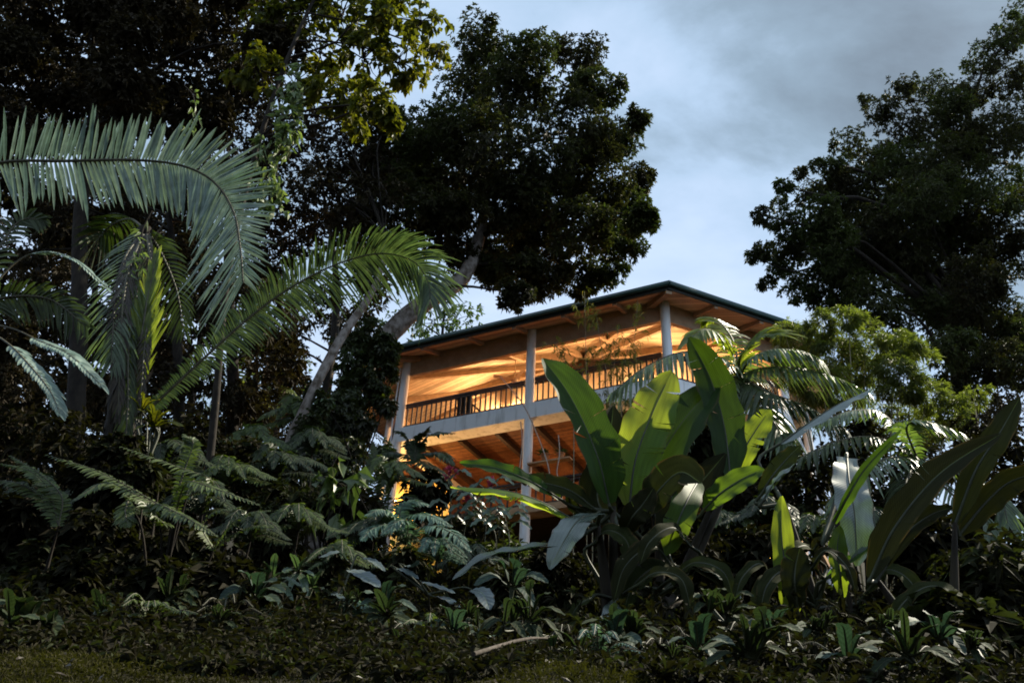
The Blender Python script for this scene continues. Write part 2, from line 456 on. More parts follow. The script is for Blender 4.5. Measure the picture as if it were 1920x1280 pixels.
def rosettes(mb, tips, dirs, k, L, W, ang=(25, 100), droop=0.25, tone=None, pointed=0.5):
    """k leaves fanning from every twig tip; each leaf a folded pointed blade of four triangles."""
    n = len(tips)
    if n == 0: return
    tips = np.repeat(np.asarray(tips, float), k, 0)
    d0 = nrm(np.repeat(np.asarray(dirs, float), k, 0))
    m = len(tips)
    rd = nrm(rng.standard_normal((m, 3)))
    perp = nrm(rd - d0 * (rd * d0).sum(1, keepdims=True))
    a = np.radians(rng.uniform(ang[0], ang[1], m))[:, None]
    d = nrm(d0 * np.cos(a) + perp * np.sin(a))
    ln = (L * rng.uniform(0.65, 1.25, m))[:, None]
    w = (W * rng.uniform(0.75, 1.2, m))[:, None] * 0.5
    up = nrm(d0 + np.array([0, 0, 0.6]) + 0.5 * rng.standard_normal((m, 3)))
    s = nrm(np.cross(d, up)); nn = np.cross(s, d)
    b = tips
    mid = b + d * ln * pointed - nn * w * 0.25
    e = b + d * ln; e[:, 2] -= droop * ln[:, 0]
    mid[:, 2] -= droop * 0.2 * ln[:, 0]
    l_ = mid + s * w + nn * w * 0.5
    r_ = mid - s * w + nn * w * 0.5
    v = np.stack([b, l_, e, r_, mid], 1).reshape(-1, 3)
    i = (np.arange(m) * 5)[:, None]
    f = np.concatenate([i + np.array([0, 4, 1]), i + np.array([1, 4, 2]), i + np.array([2, 4, 3]), i + np.array([3, 4, 0])])
    tn = rng.uniform(0, 1, m) if tone is None else np.clip(np.repeat(tone, k) + rng.normal(0, 0.18, m), 0, 1)
    mb.add(v, f, np.repeat(tn, 5))


def clump_points(c, r, n, squash=(1, 1, 0.8), sub=9, subr=0.45, core=0.35):
    """Twig tips of one foliage clump: ragged sub-clumps around a thinner core. Returns points, outward directions, sub centres."""
    sq = np.asarray(squash)
    sd_ = nrm(rng.standard_normal((sub, 3)))
    cs_ = sd_ * rng.uniform(0.5, 0.85, (sub, 1)) * r * sq
    sr = r * subr * rng.uniform(0.6, 1.15, sub)
    which = rng.integers(0, sub, n)
    q = nrm(rng.standard_normal((n, 3))) * (rng.uniform(0, 1, (n, 1)) ** 0.45)
    p = cs_[which] + q * sr[which][:, None] * np.array([1, 1, 0.75])
    incore = rng.uniform(0, 1, n) < core
    qq = nrm(rng.standard_normal((n, 3))) * (rng.uniform(0, 1, (n, 1)) ** 0.4) * r * 0.75 * sq
    p[incore] = qq[incore]
    dr = nrm(p) + np.array([0, 0, 0.35])
    return np.asarray(c) + p, nrm(dr), np.asarray(c) + cs_


def limb(mb, a, b, r0, r1, sag=0.12, sides=5, n=7):
    a, b = np.asarray(a, float), np.asarray(b, float)
    L = np.linalg.norm(b - a)
    m1 = a * 0.65 + b * 0.35 + rng.normal(0, 0.06, 3) * L + np.array([0, 0, sag * L])
    m2 = a * 0.3 + b * 0.7 + rng.normal(0, 0.05, 3) * L + np.array([0, 0, sag * 0.7 * L])
    tube(mb, [a, m1, m2, b], [r0, r1], sides, n)


def tree(name, label, trunk, radii, clumps, leaf, leafmat_, barkmat, cat='tree', group=None, k=6, dens=1.0, ang=(25, 100), tone_fn=None, twigs=True, squash=(1, 1, 0.8), sub=9, subr=0.45, core=0.35, sides=10, droop=0.25):
    """trunk: world points from the ground up; clumps: (px, py, Y, radius px, tips)."""
    base = np.asarray(trunk[0], float)
    root = empty(name, base, label, cat, group)
    tb = MB()
    tp = curve(trunk, 28)
    tube(tb, tp, radii, sides, None, 0.035)
    nfa = sum(len(q) for q in tb.f)
    lb, cb = tb, MB()
    for (px, py, Y, rp, n) in clumps:
        c = P(px, py, Y); r = rp * mpp(c)
        j = np.argmin(np.linalg.norm(tp[8:] - c, axis=1) + 0.6 * np.maximum(0, tp[8:, 2] - c[2])) + 8
        j = min(j, len(tp) - 1)
        rj = np.interp(j / (len(tp) - 1), np.linspace(0, 1, len(radii)), radii)
        limb(lb, tp[j], c, min(rj * 0.6, 0.012 + 0.018 * np.linalg.norm(c - tp[j])), 0.014)
        pts, dr, cs_ = clump_points(c, r, int(n * dens), squash, sub, subr, core)
        tn = np.clip(0.45 + 0.3 * (pts[:, 2] - c[2]) / max(r, 1e-3), 0, 1) * 0 + rng.uniform(0.1, 0.9)
        rosettes(cb, pts, dr, k, leaf[0], leaf[1], ang, droop, tone=np.broadcast_to(tn, (len(pts),)))
        if twigs:
            for s_ in cs_:
                limb(lb, c + rng.normal(0, 0.05, 3) * r, s_, 0.016, 0.006, 0.05, 4, 5)
    to = tb.build('trunk', barkmat, root, True)
    to.data.materials.append(M['bark_dark'])
    mi = np.zeros(len(to.data.polygons), np.int32); mi[nfa:] = 1
    to.data.polygons.foreach_set('material_index', mi)
    cb.build('crown', leafmat_, root)
    return root


def at_ground(px, Y, py=1000):
    p = P(px, py, Y)
    return np.array([p[0], p[1], float(ground(p[0], p[1]))])


# ------------------------------------------------------------------ fronds and big leaves


def frond_into(mb, rb, c, n, lf, wid, ang=(70, 70), nhint=None, droop=0.15, sides=(1, 1), segs=4, fold=0.25, jitter=0.06, rr=(0.02, 0.006), start=0.0, tone=None, liftn=0.0, skip=0.0, wp=None, dist_pow=1.0):
    """Feather frond along polyline c. lf(v, side) gives leaflet length; leaflets leave the rachis at ang degrees."""
    k = len(c)
    t = tangents(c)
    if nhint is None:
        nh = np.tile(np.array([0, 0, 1.0]), (k, 1))
    else:
        nh = np.tile(np.asarray(nhint, float), (k, 1)) if np.ndim(nhint) == 1 else nhint
    side = nrm(np.cross(t, nh)); nn = np.cross(side, t)
    if rb is not None:
        tube(rb, c, [rr[0], rr[1]], 5)
    vs = start + (0.995 - start) * np.linspace(0, 1, n) ** dist_pow
    for v in vs:
        x_ = v * (k - 1); i = int(min(x_, k - 2)); a = x_ - i
        p = c[i] * (1 - a) + c[i + 1] * a
        tt = nrm(t[i] * (1 - a) + t[i + 1] * a); ss = nrm(side[i] * (1 - a) + side[i + 1] * a); n_ = nn[i]
        for q, sg in ((0, 1.0), (1, -1.0)):
            if not sides[q] or random.random() < skip: continue
            L = lf(v, q) * (random.uniform(0.78, 1.02) if random.random() < 0.85 else random.uniform(1.0, 1.25))
            if L <= 0.005: continue
            an = R(ang[q] * (1 - 0.58 * v ** 3) + random.gauss(0, 60 * jitter))
            d = nrm(tt * math.cos(an) + ss * sg * math.sin(an) + n_ * (liftn + random.gauss(0, jitter)))
            u = np.linspace(0, 1, segs + 1)
            ctr = p + d * (L * u)[:, None]
            ctr[:, 2] -= droop * L * u ** 2
            td = tangents(ctr)
            ls = nrm(np.cross(td, n_)); ln_ = np.cross(ls, td)
            w = wid * 0.5 * (1 if wp is None else wp(v)) * random.uniform(0.8, 1.15) * np.interp(u, [0, 0.12, 0.45, 0.8, 1], [0.45, 0.9, 1.0, 0.7, 0.04])
            A = ctr + ls * w[:, None] + ln_ * (fold * w)[:, None]
            B = ctr - ls * w[:, None] + ln_ * (fold * w)[:, None]
            V = np.stack([A, ctr, B], 1).reshape(-1, 3)
            j = np.arange(segs)[:, None] * 3
            f = np.concatenate([j + np.array([0, 1, 4, 3]), j + np.array([1, 2, 5, 4])])
            mb.add(V, f, random.uniform(0, 1) if tone is None else min(1, max(0, random.gauss(tone, 0.15))))


def frond(parent, pts, n, lpx, wpx, mat='palm_green', name='frond', label=None, ang=(70, 70), nhint=None, droop=0.15, sides=(1, 1), prof=None, rr=(0.022, 0.006), start=0.0, jitter=0.06, segs=4, fold=0.25, liftn=0.0, rachis='rachis', skip=0.0, tone=None, wp=None, dist_pow=1.0):
    c = curve([P(*p) for p in pts], 34)
    s = mpp(c[len(c) // 2])
    prof = prof or (lambda v, q: np.interp(v, [0, 0.15, 0.5, 0.85, 1], [0.45, 0.85, 1, 0.75, 0.4]))
    lp = lpx if np.ndim(lpx) else (lpx, lpx)
    mb, rb = MB(), MB()
    frond_into(mb, rb, c, n, lambda v, q: lp[q] * s * prof(v, q), wpx * s, ang, nhint, droop, sides, segs, fold, jitter, rr, start, tone, liftn, skip, wp, dist_pow)
    o = mb.build(name, mat, parent)
    if rachis: rb.build('rachis', rachis, o, True, origin=np.array(parent.matrix_world.translation))
    if label: o['label'] = label
    return o


TOCAM = nrm(np.array([0, -0.85, -0.3]))


def blade(parent, pts, wpx, mat='banana', nh=TOCAM, fold=0.25, wave=0.02, tears=3, tear=0.05, petiole=None, name='leaf', label=None, tip=1.0, tone=None, curl=0.0, asym=(1, 1), wscale=None, n=30, m=7, basew=0.22, prw=0.018):
    """Paddle leaf along a curve of (px, py, Y) points. fold lifts both halves; tears split the halves along side veins."""
    W3 = [P(*p) for p in pts] if wscale is None else [np.asarray(p, float) for p in pts]
    c = curve(W3, n)
    s = (mpp(c[n // 2]) if wscale is None else wscale)
    W = wpx * s * 0.41
    t = tangents(c)
    nh_ = np.tile(np.asarray(nh, float), (n, 1))
    sd2 = nrm(np.cross(t, nh_)); nn = np.cross(sd2, t)
    v = np.linspace(0, 1, n)
    prof = np.interp(v, [0, 0.06, 0.18, 0.4, 0.65, 0.85, 0.95, 1.0], [basew, 0.55, 0.84, 1.0, 0.97, 0.68, 0.36, 0.03])
    prof = np.convolve(np.pad(prof, 1, 'edge'), [0.2, 0.6, 0.2], 'valid')
    mb = MB()
    tn = random.uniform(0.2, 0.8) if tone is None else tone
    ph = random.uniform(0, 6)
    for sg, az in ((1, asym[0]), (-1, asym[1])):
        cuts = sorted(random.sample(range(4, n - 4), min(tears, n - 9))) if tears else []
        segs_ = list(zip([0] + cuts, cuts + [n - 1]))
        for (a, b) in segs_:
            if b <= a: continue
            rows = np.arange(a, b + 1)
            u = np.linspace(0, 1, m)
            wv = (W * prof[rows] * az)[:, None] * (1 + 0.05 * np.sin(v[rows] * 31 + ph * sg)[:, None] * u)
            fo = fold + curl * u[None, :] + 0 * wv
            lat = wv * u[None, :] * np.cos(fo)
            lift = wv * u[None, :] * np.sin(fo) + wave * s * 100 * (u ** 1.5)[None, :] * np.sin(v[rows] * 26 + ph + sg)[:, None]
            p = c[rows][:, None, :] + sd2[rows][:, None, :] * lat[..., None] * sg + nn[rows][:, None, :] * lift[..., None]
            # side veins sweep toward the tip
            p = p + t[rows][:, None, :] * (wv * u[None, :] ** 1.3 * 0.22)[..., None]
            if tears:
                g0 = tear * W * random.uniform(0.2, 1.6) if a in cuts else 0
                g1 = tear * W * random.uniform(0.2, 1.6) if b in cuts else 0
                k = len(rows); fr = np.linspace(0, 1, k)[:, None]
                sh = (g0 * (1 - fr) - g1 * fr) * np.clip((u[None, :] - 0.25) / 0.75, 0, 1)
                p = p + t[rows][:, None, :] * sh[..., None]
                p = p + nn[rows][:, None, :] * (random.gauss(0, 0.05) * W * np.clip(u - 0.2, 0, 1)[None, :])[..., None]
            k = len(rows)
            luv = np.stack([np.broadcast_to(sg * u[None, :], (k, m)), np.broadcast_to(v[rows][:, None], (k, m)), np.full((k, m), ph)], -1)
            i = np.arange(k - 1)[:, None] * m; j = np.arange(m - 1)[None, :]
            f = np.stack([i + j, i + j + 1, i + m + j + 1, i + m + j], -1).reshape(-1, 4)
            if sg > 0: f = f[:, ::-1]
            mb.add(p.reshape(-1, 3), f, tn, luv.reshape(-1, 3))
    org = np.array(parent.matrix_world.translation)
    o = mb.build(name, mat, parent, True)
    rb = MB()
    rp = c - nn * 0.004
    tube(rb, rp[: int(n * 0.93)], [prw, prw * 0.25], 6)
    if petiole is not None:
        pp = [np.asarray(petiole, float)] + ([] if len(c) < 3 else []) + [c[0]]
        mid = pp[0] * 0.5 + pp[1] * 0.5 + np.array([0, 0, 0.05])
        d_in = c[0] - t[0] * 0.25 * np.linalg.norm(pp[1] - pp[0])
        tube(rb, [pp[0], (pp[0] * 0.55 + d_in * 0.45), d_in, c[0]], [prw * 1.7, prw], 6, 12)
    rb.build('midrib', 'stalk', o, True, origin=org)
    if label: o['label'] = label
    return o


# ================================================================== GROUND
gx = np.concatenate([np.linspace(-260, -30, 24)[:-1], np.linspace(-30, 30, 121), np.linspace(30, 260, 24)[1:]])
gy = np.concatenate([np.linspace(-60, -4, 12)[:-1], np.linspace(-4, 40, 111), np.linspace(40, 420, 40)[1:]])
GX, GY = np.meshgrid(gx, gy)
GZ = ground(GX, GY)
mb = MB()
nx, ny = len(gx), len(gy)
i = np.arange(ny - 1)[:, None] * nx; j = np.arange(nx - 1)[None, :]
mb.add(np.stack([GX, GY, GZ], -1).reshape(-1, 3), np.stack([i + j, i + j + 1, i + nx + j + 1, i + nx + j], -1).reshape(-1, 4))
g = mb.build('ground', 'soil', None, True, origin=(0, 0, 0))
tag(g, kind='structure', label='dark earth slope rising to the house', cat='ground')

# ================================================================== HOUSE
MO = P(990, 757, 26.0)
ZD = MO[2]
Lp = PZ(745, 804, ZD)
D = nrm((MO - Lp) * np.array([1, 1, 0]))         # along the front, to the right
O = np.array([D[1], -D[0], 0.0])                 # outwards, towards the garden
UP = np.array([0, 0, 1.0])


def H(s, o, z=0.0):
    return MO + D * s + O * o + UP * z


house = empty('hillside_house', H(0, -4, -6.5), 'open timber house on white round columns with lit upper deck and green roof', 'house')
cols = [(-5.3, 0.0), (0.0, 0.0), (4.95, 0.0), (7.9, -3.7), (7.9, -8.6), (4.9, -11.4), (-5.3, -11.4), (-8.4, -8.6), (-8.4, -3.6)]
ring = [(-5.3, 0.0), (4.95, 0.0), (7.9, -3.7), (7.9, -8.6), (4.9, -11.4), (-5.3, -11.4), (-8.4, -8.6), (-8.4, -3.6)]


def offset(poly, d):
    """Offset a clockwise (seen from above, s right / o up) polygon outwards by d."""
    n = len(poly); res = []
    for i in range(n):
        p0, p1, p2 = (np.array(poly[(i + k) % n], float) for k in (-1, 0, 1))
        e1, e2 = nrm(p1 - p0), nrm(p2 - p1)
        n1, n2 = np.array([-e1[1], e1[0]]), np.array([-e2[1], e2[0]])
        b = nrm(n1 + n2)
        res.append(tuple(p1 + b * d / max(0.3, b.dot(n1))))
    return res


APX = (-0.25, -5.6)
PITCH = 0.36
eave = offset(ring, 1.05)
ZE = 2.62                                  # underside of the eave above the deck


def roofz(p, e=None):
    """Underside height of the pavilion roof at plan point p: the lowest of the eight planes."""
    z = 99
    n = len(eave)
    for i in range(n):
        a, b = np.array(eave[i]), np.array(eave[(i + 1) % n])
        ed = nrm(b - a); nin = np.array([ed[1], -ed[0]])
        z = min(z, ZE + PITCH_E[i] * float((np.asarray(p) - a).dot(nin)))
    return z


APZ = ZE + 2.55
PITCH_E = []
for i in range(len(eave)):
    a, b = np.array(eave[i]), np.array(eave[(i + 1) % len(eave)])
    ed = nrm(b - a); nin = np.array([ed[1], -ed[0]])
    PITCH_E.append((APZ - ZE) / float((np.array(APX) - a).dot(nin)))

M['ceiling_boards'] = surfmat('ceiling_boards', (0.48, 0.37, 0.25), (0.58, 0.47, 0.33), 3, 0.7, 0.1, 0.3, plank=0.24, plank_dir=tuple(O))
M['rafter_wood'] = surfmat('rafter_wood', (0.30, 0.21, 0.13), (0.40, 0.29, 0.19), 5, 0.7, 0.1, 0.3)
# roof sheet and boarded ceiling (each a closed solid)
for nm, z0, z1, mt, grow in (('roof', 0.16, 0.30, 'roof', 0.10), ('ceiling', 0.0, 0.155, 'ceiling_boards', 0.0)):
    mb = MB()
    ev = offset(ring, 1.05 + grow)
    n = len(ev)
    vb = [H(*p, ZE + z0 - grow * 0.3) for p in ev] + [H(*APX, APZ + z0)]
    vt = [H(*p, ZE + z1 - grow * 0.3) for p in ev] + [H(*APX, APZ + z1)]
    f = []
    for i in range(n):
        i2 = (i + 1) % n
        f += [(i, i2, n), (n + 1 + i2, n + 1 + i, 2 * n + 1)]
    mb.add(np.array(vb + vt), np.array(f))
    mb.add(np.array(vb + vt), np.array([(i, n + 1 + i, n + 1 + (i + 1) % n, (i + 1) % n) for i in range(n)]))
    mb.build(nm, mt, house)


def prism_along(mb, ring_in, ring_out, z0, z1):
    """Closed band between two plan polygons."""
    n = len(ring_in)
    v = [H(*p, z0) for p in ring_in] + [H(*p, z0) for p in ring_out] + [H(*p, z1) for p in ring_in] + [H(*p, z1) for p in ring_out]
    f = []
    for i in range(n):
        k = (i + 1) % n
        f += [(i, k, n + k, n + i), (2 * n + i, 3 * n + i, 3 * n + k, 2 * n + k), (n + i, n + k, 3 * n + k, 3 * n + i), (i, 2 * n + i, 2 * n + k, k)]
    mb.add(np.array(v), np.array(f))


mb = MB(); prism_along(mb, offset(ring, 1.055), offset(ring, 1.09), ZE - 0.06, ZE + 0.14); mb.build('fascia', 'dark_fascia', house)
# rounded gutter below the roof edge
mb = MB()
ge = offset(ring, 1.17)
for i in range(len(ge)):
    tube(mb, [H(*ge[i], ZE + 0.12), H(*ge[(i + 1) % len(ge)], ZE + 0.12)], 0.075, 8, 2)
mb.build('gutter', 'green_metal', house)
# beam over the columns
mb = MB(); prism_along(mb, offset(ring, -0.30), offset(ring, -0.14), 2.28, 3.13); mb.build('roof_beam', 'tan_paint', house)
# deck edge beam, deck floor
mb = MB(); prism_along(mb, offset(ring, -0.62), offset(ring, 0.06), -0.58, -0.002); mb.build('deck_beam', 'white_paint', house)


def plate(name, ringp, z0, z1, mat):
    mb = MB()
    n = len(ringp)
    vb = [H(*p, z0) for p in ringp]; vt = [H(*p, z1) for p in ringp]
    cb_, ct = H(*APX, z0), H(*APX, z1)
    v = np.array(vb + vt + [cb_, ct])
    mb.add(v, np.array([(i, (i + 1) % n, 2 * n) for i in range(n)] + [(n + (i + 1) % n, n + i, 2 * n + 1) for i in range(n)]))
    mb.add(v, np.array([(i, n + i, n + (i + 1) % n, (i + 1) % n) for i in range(n)]))
    return mb.build(name, mat, house)


M['red_boards'] = surfmat('red_boards', (0.17, 0.068, 0.034), (0.29, 0.13, 0.06), 6, 0.6, 0.2, 0.3, (1, 1, 1), plank=0.13, plank_dir=tuple(O))
plate('deck_floor', offset(ring, -0.63), -0.40, -0.06, 'red_boards')
# joists below the deck, running back from the front
for s in np.arange(-7.5, 7.6, 1.5):
    o0 = -0.64 if abs(s) < 5 else -1.2 - (abs(s) - 5) * 1.1
    mb = MB(); box(mb, H(s - 0.07, o0, -0.62), D * 0.14, -O * (9.5 + o0), UP * 0.216); mb.build('joist', 'dark_wood', house)
# radial rafters under the ceiling, from every column and between, out to the eave
def rafter(a, w, dpt, mat):
    a = np.array(a, float)
    ap = np.array(APX)
    dirp = nrm(a - ap)
    st = ap + dirp * 0.35
    sdv = np.array([-dirp[1], dirp[0]]) * w / 2
    mb = MB()
    v = []
    for p in (st, a):
        zc = roofz(p)
        for q in (-1, 1):
            for z in (zc - dpt * (1 if p is st else 0.55), zc - 0.012):
                v.append(H(*(p + sdv * q), z))
    f = [(0, 1, 3, 2), (4, 6, 7, 5), (0, 4, 5, 1), (2, 3, 7, 6), (0, 2, 6, 4), (1, 5, 7, 3)]
    mb.add(np.array(v), np.array(f))
    mb.build('rafter', mat, house)


def rafter2(a, e, w, dpt):
    """Common rafter from eave point a to point e, both on the ceiling plane."""
    a, e = np.array(a, float), np.array(e, float)
    dr = nrm(e - a); sdv = np.array([-dr[1], dr[0]]) * w / 2
    v = []
    for p, dd in ((e, dpt), (a, dpt * 0.55)):
        zc = roofz(p)
        for q in (-1, 1):
            for z in (zc - dd, zc - 0.012):
                v.append(H(*(p + sdv * q), z))
    mb = MB(); mb.add(np.array(v), np.array([(0, 1, 3, 2), (4, 6, 7, 5), (0, 4, 5, 1), (2, 3, 7, 6), (0, 2, 6, 4), (1, 5, 7, 3)]))
    mb.build('rafter', 'rafter_wood', house)


ev = offset(ring, 1.03)
for i in range(len(ev)):
    a, b = np.array(ev[i]), np.array(ev[(i + 1) % len(ev)])
    rafter2(a, np.array(APX) + nrm(a - np.array(APX)) * 0.3, 0.20, 0.34)
    L_ = np.linalg.norm(b - a); ed = (b - a) / L_; nin = np.array([ed[1], -ed[0]])
    nseg = max(2, int(round(L_ / 1.75)))
    for q in range(1, nseg):
        p = a + (b - a) * q / nseg
        t_ = 0.3
        pe = PITCH_E[i]
        while t_ < 8 and roofz(p + nin * t_) > ZE + pe * (t_ - 0.02) - 1e-3 + pe * 0.02 - 0.02:
            t_ += 0.05
        rafter2(p, p + nin * (t_ - 0.1), 0.14, 0.27)

for (s, o) in cols:
    g0 = H(s, o - 0.10)
    zb = float(ground(g0[0], g0[1])) - ZD - 0.3
    mb = MB(); tube(mb, [H(s, o - 0.10, zb), H(s, o - 0.10, roofz((s, o - 0.1)) + 0.02)], 0.165, 20, 3)
    c_ = mb.build('column', 'white_paint', house, True)

# upper back walls and the lower storey
def wall(name, s0, o0, s1, o1, z0, z1, mat, th=0.15):
    mb = MB()
    a, b = H(s0, o0, z0), H(s1, o1, z0)
    d = b - a; nrml = nrm(np.cross(d, UP)) * th
    box(mb, a, d, nrml, UP * (z1 - z0))
    return mb.build(name, mat, house)


wall('wall', -7.0, -5.3, 6.4, -5.3, -0.055, 3.9, 'cream')
for s in (-4.4, 0.9, 3.4):                          # doors onto the deck
    mb = MB(); box(mb, H(s, -5.29, -0.05), D * 0.95, O * 0.05, UP * 2.05); d_ = mb.build('door', 'orange_wood', house)
    mb = MB()
    for (a, w_, z, h) in ((-0.09, 0.09, 0, 2.05), (0.95, 0.09, 0, 2.05), (-0.09, 1.13, 2.05, 0.1)):
        box(mb, H(s + a, -5.28, -0.05 + z), D * w_, O * 0.07, UP * h)
    mb.build('door_frame', 'tan_paint', d_, origin=np.array(house.matrix_world.translation))
wall('wall', -8.0, -5.6, 7.4, -5.6, -5.2, -0.62, 'red_boards')
wall('wall', -7.4, -3.0, -4.6, -3.0, -5.2, -0.7, 'yellow_wall')
wall('wall', 5.2, -2.6, 7.4, -4.0, -7.0, -4.3, 'yellow_wall')
# lower deck slab, edge plank and its rail
mb = MB(); prism_along(mb, offset(ring, -0.5), offset(ring, 0.10), -3.95, -3.72); mb.build('lower_deck_beam', 'orange_wood', house)
mb = MB(); box(mb, H(-5.25, -0.64, -0.86), D * 0.3, -O * 6.0, UP * 0.27); mb.build('side_beam', 'cream', house)
plate('lower_deck', offset(ring, -0.51), -3.93, -3.78, 'dark_wood')


def railing(a, b, z, step=0.125, h=1.0, low=0.06):
    a, b = np.array(a), np.array(b)
    L = np.linalg.norm(b - a); d = (b - a) / L
    A, B = H(*a, z), H(*b, z)
    dv = nrm(B - A); nv = np.cross(dv, UP)
    mb = MB()
    box(mb, A - nv * 0.05 + UP * (h - 0.07), dv * L, nv * 0.10, UP * 0.07)
    box(mb, A - nv * 0.03 + UP * (h - 0.16), dv * L, nv * 0.06, UP * 0.05)
    box(mb, A - nv * 0.03 + UP * low, dv * L, nv * 0.06, UP * 0.06)
    r_ = mb.build('railing', 'rail_wood', house)
    first = None
    k = int(L / step)
    for q in range(k):
        p = A + dv * (q + 0.5) * L / k
        if first is None:
            bb = MB(); box(bb, p - dv * 0.027 - nv * 0.018 + UP * (low + 0.061), dv * 0.054, nv * 0.036, UP * (h - 0.16 - low - 0.062))
            first = bb.build('baluster', 'rail_wood', r_, origin=np.array(house.matrix_world.translation)); fp = p
        else:
            o = first.copy(); COL.objects.link(o); o.parent = r_
            o.location = tuple(np.array(first.location) + (p - fp))


for a, b in (((-5.1, -0.1), (-0.2, -0.1)), ((0.2, -0.1), (4.75, -0.1)), ((5.08, -0.27), (7.8, -3.6)), ((-5.42, -0.25), (-8.3, -3.5))):
    railing(a, b, 0.0, step=0.2)
railing((0.2, -0.1), (4.75, -0.1), -3.72, step=0.3, h=0.9)
railing((-5.1, -0.1), (-0.2, -0.1), -3.72, step=0.3, h=0.9)

# drain pipe on the left column
mb = MB(); tube(mb, [H(-5.44, 0.10, -5.5), H(-5.46, 0.10, -0.7), H(-5.46, 0.13, 0.2), H(-5.42, 0.12, 2.55)], 0.028, 8, 14); mb.build('drain_pipe', 'white_paint', house, True)

# lamps of the house: fixture, bulb and a point light inside
def lamp(s, o, z, power, label, name='ceiling_lamp', col=(1.0, 0.55, 0.22), drop=0.35, rad=0.12, group=None):
    p = H(s, o, z)
    root = empty(name, p, label, 'lamp', group)
    mb = MB(); tube(mb, [p + UP * (drop), p + UP * 0.10], 0.012, 6, 2); mb.build('cord', 'dark_wood', root)
    mb = MB()
    prof = [(0.03, 0.13), (0.06, 0.12), (0.15, 0.03), (0.17, -0.01), (0.155, -0.01), (0.05, 0.10), (0.03, 0.11)]
    a = np.linspace(0, 2 * math.pi, 18, endpoint=False)
    v = np.array([[p[0] + r_ * math.cos(t_), p[1] + r_ * math.sin(t_), p[2] + h_] for (r_, h_) in prof for t_ in a])
    f = [(i * 18 + j, i * 18 + (j + 1) % 18, (i + 1) * 18 + (j + 1) % 18, (i + 1) * 18 + j) for i in range(len(prof) - 1) for j in range(18)]
    mb.add(v, np.array(f)); mb.build('lamp_shade', 'fan_white', root, True)
    me = MB()
    th = np.linspace(0.05, math.pi - 0.05, 9)
    v = np.array([[p[0] + 0.045 * math.sin(q) * math.cos(t_), p[1] + 0.045 * math.sin(q) * math.sin(t_), p[2] - 0.03 + 0.055 * math.cos(q)] for q in th for t_ in a])
    f = [(i * 18 + j, i * 18 + (j + 1) % 18, (i + 1) * 18 + (j + 1) % 18, (i + 1) * 18 + j) for i in range(8) for j in range(18)]
    me.add(v, np.array(f)); me.build('bulb', 'bulb', root, True)
    l = bpy.data.lights.new('lamp_light', 'POINT'); l.energy = power; l.color = col; l.shadow_soft_size = rad
    lo = bpy.data.objects.new('lamp_light', l); COL.objects.link(lo); lo.parent = root; lo.location = (0, 0, -0.22)
    return root


WARM = (1.0, 0.56, 0.25)
lamp(-3.6, -4.85, 2.85, 460, 'lit lamp by the back wall of the left bay of the upper deck', drop=0.9, col=WARM)
lamp(-0.4, -4.85, 2.85, 100, 'lit lamp by the back wall behind the middle column of the upper deck', drop=0.9, col=WARM)
lamp(2.9, -4.85, 2.85, 400, 'lit lamp by the back wall of the right bay of the upper deck', drop=0.9, col=WARM)
lamp(6.2, -4.7, 2.85, 110, 'lit lamp at the angled right end of the upper deck', drop=0.9, col=WARM)
lamp(-2.6, -2.6, -2.6, 190, 'lit lamp under the deck beside the left red boards', drop=2.0)
lamp(3.0, -3.0, -2.4, 85, 'lit lamp under the deck behind the terracotta pots', drop=1.8)
lamp(-6.5, -1.9, -1.9, 260, 'lit lamp hanging at the left corner of the house under the eave', drop=1.2, col=(1.0, 0.58, 0.2))
lamp(-6.4, -2.2, -4.4, 90, 'lit lamp low at the yellow left wall behind the foliage', drop=0.45, col=(1.0, 0.66, 0.2))
lamp(6.6, -2.6, -4.9, 120, 'lit lamp low at the right foot of the house behind banana leaves', drop=0.5, col=(1.0, 0.6, 0.25))

# ceiling fan over the left bay
fp = H(-1.75, -2.3, 2.5)
fan = empty('ceiling_fan', fp, 'pale ceiling fan with long blades under the orange ceiling', 'ceiling fan')
mb = MB(); tube(mb, [fp + UP * 0.95, fp + UP * 0.08], 0.02, 8, 2); mb.build('rod', 'fan_white', fan)
mb = MB(); tube(mb, [fp - UP * 0.10, fp - UP * 0.05, fp + UP * 0.05, fp + UP * 0.09], [0.05, 0.13, 0.13, 0.04], 16); mb.build('motor', 'fan_white', fan, True)
for q in range(4):
    a = R(20 + q * 90); d = np.array([math.cos(a), math.sin(a), 0]); s_ = np.array([-d[1], d[0], 0.15])
    mb = MB(); box(mb, fp + d * 0.12 - s_ * 0.08 - UP * 0.01, d * 0.75, s_ * 0.16, UP * 0.018); mb.build('blade', 'fan_white', fan)

# dark armchair behind the rail
cp = H(-2.75, -0.75, -0.055)
ch = empty('deck_chair', cp, 'dark slatted armchair on the upper deck behind the rail', 'chair')
for (a, b) in ((-0.32, -0.3), (0.28, -0.3), (-0.32, 0.3), (0.28, 0.3)):
    mb = MB(); box(mb, H(-2.75 + a, -0.75 + b, -0.05), D * 0.05, O * 0.05, UP * (0.66 if b > 0 else 0.40)); mb.build('leg', 'rail_wood', ch)
mb = MB(); box(mb, H(-2.75 - 0.31, -1.05, 0.352), D * 0.62, O * 0.66, UP * 0.07); mb.build('seat', 'rail_wood', ch)
mb = MB()
for q in range(7):
    box(mb, H(-2.75 - 0.30 + q * 0.09, -0.47, 0.43), D * 0.065, O * 0.03 + UP * 0.0, UP * 0.58 + O * 0.14)
box(mb, H(-2.75 - 0.31, -0.5, 0.425), D * 0.62, O * 0.02, UP * 0.6 + O * 0.14)
box(mb, H(-2.75 - 0.31, -0.335, 0.96), D * 0.62, O * 0.05, UP * 0.10)
mb.build('backrest', 'rail_wood', ch)
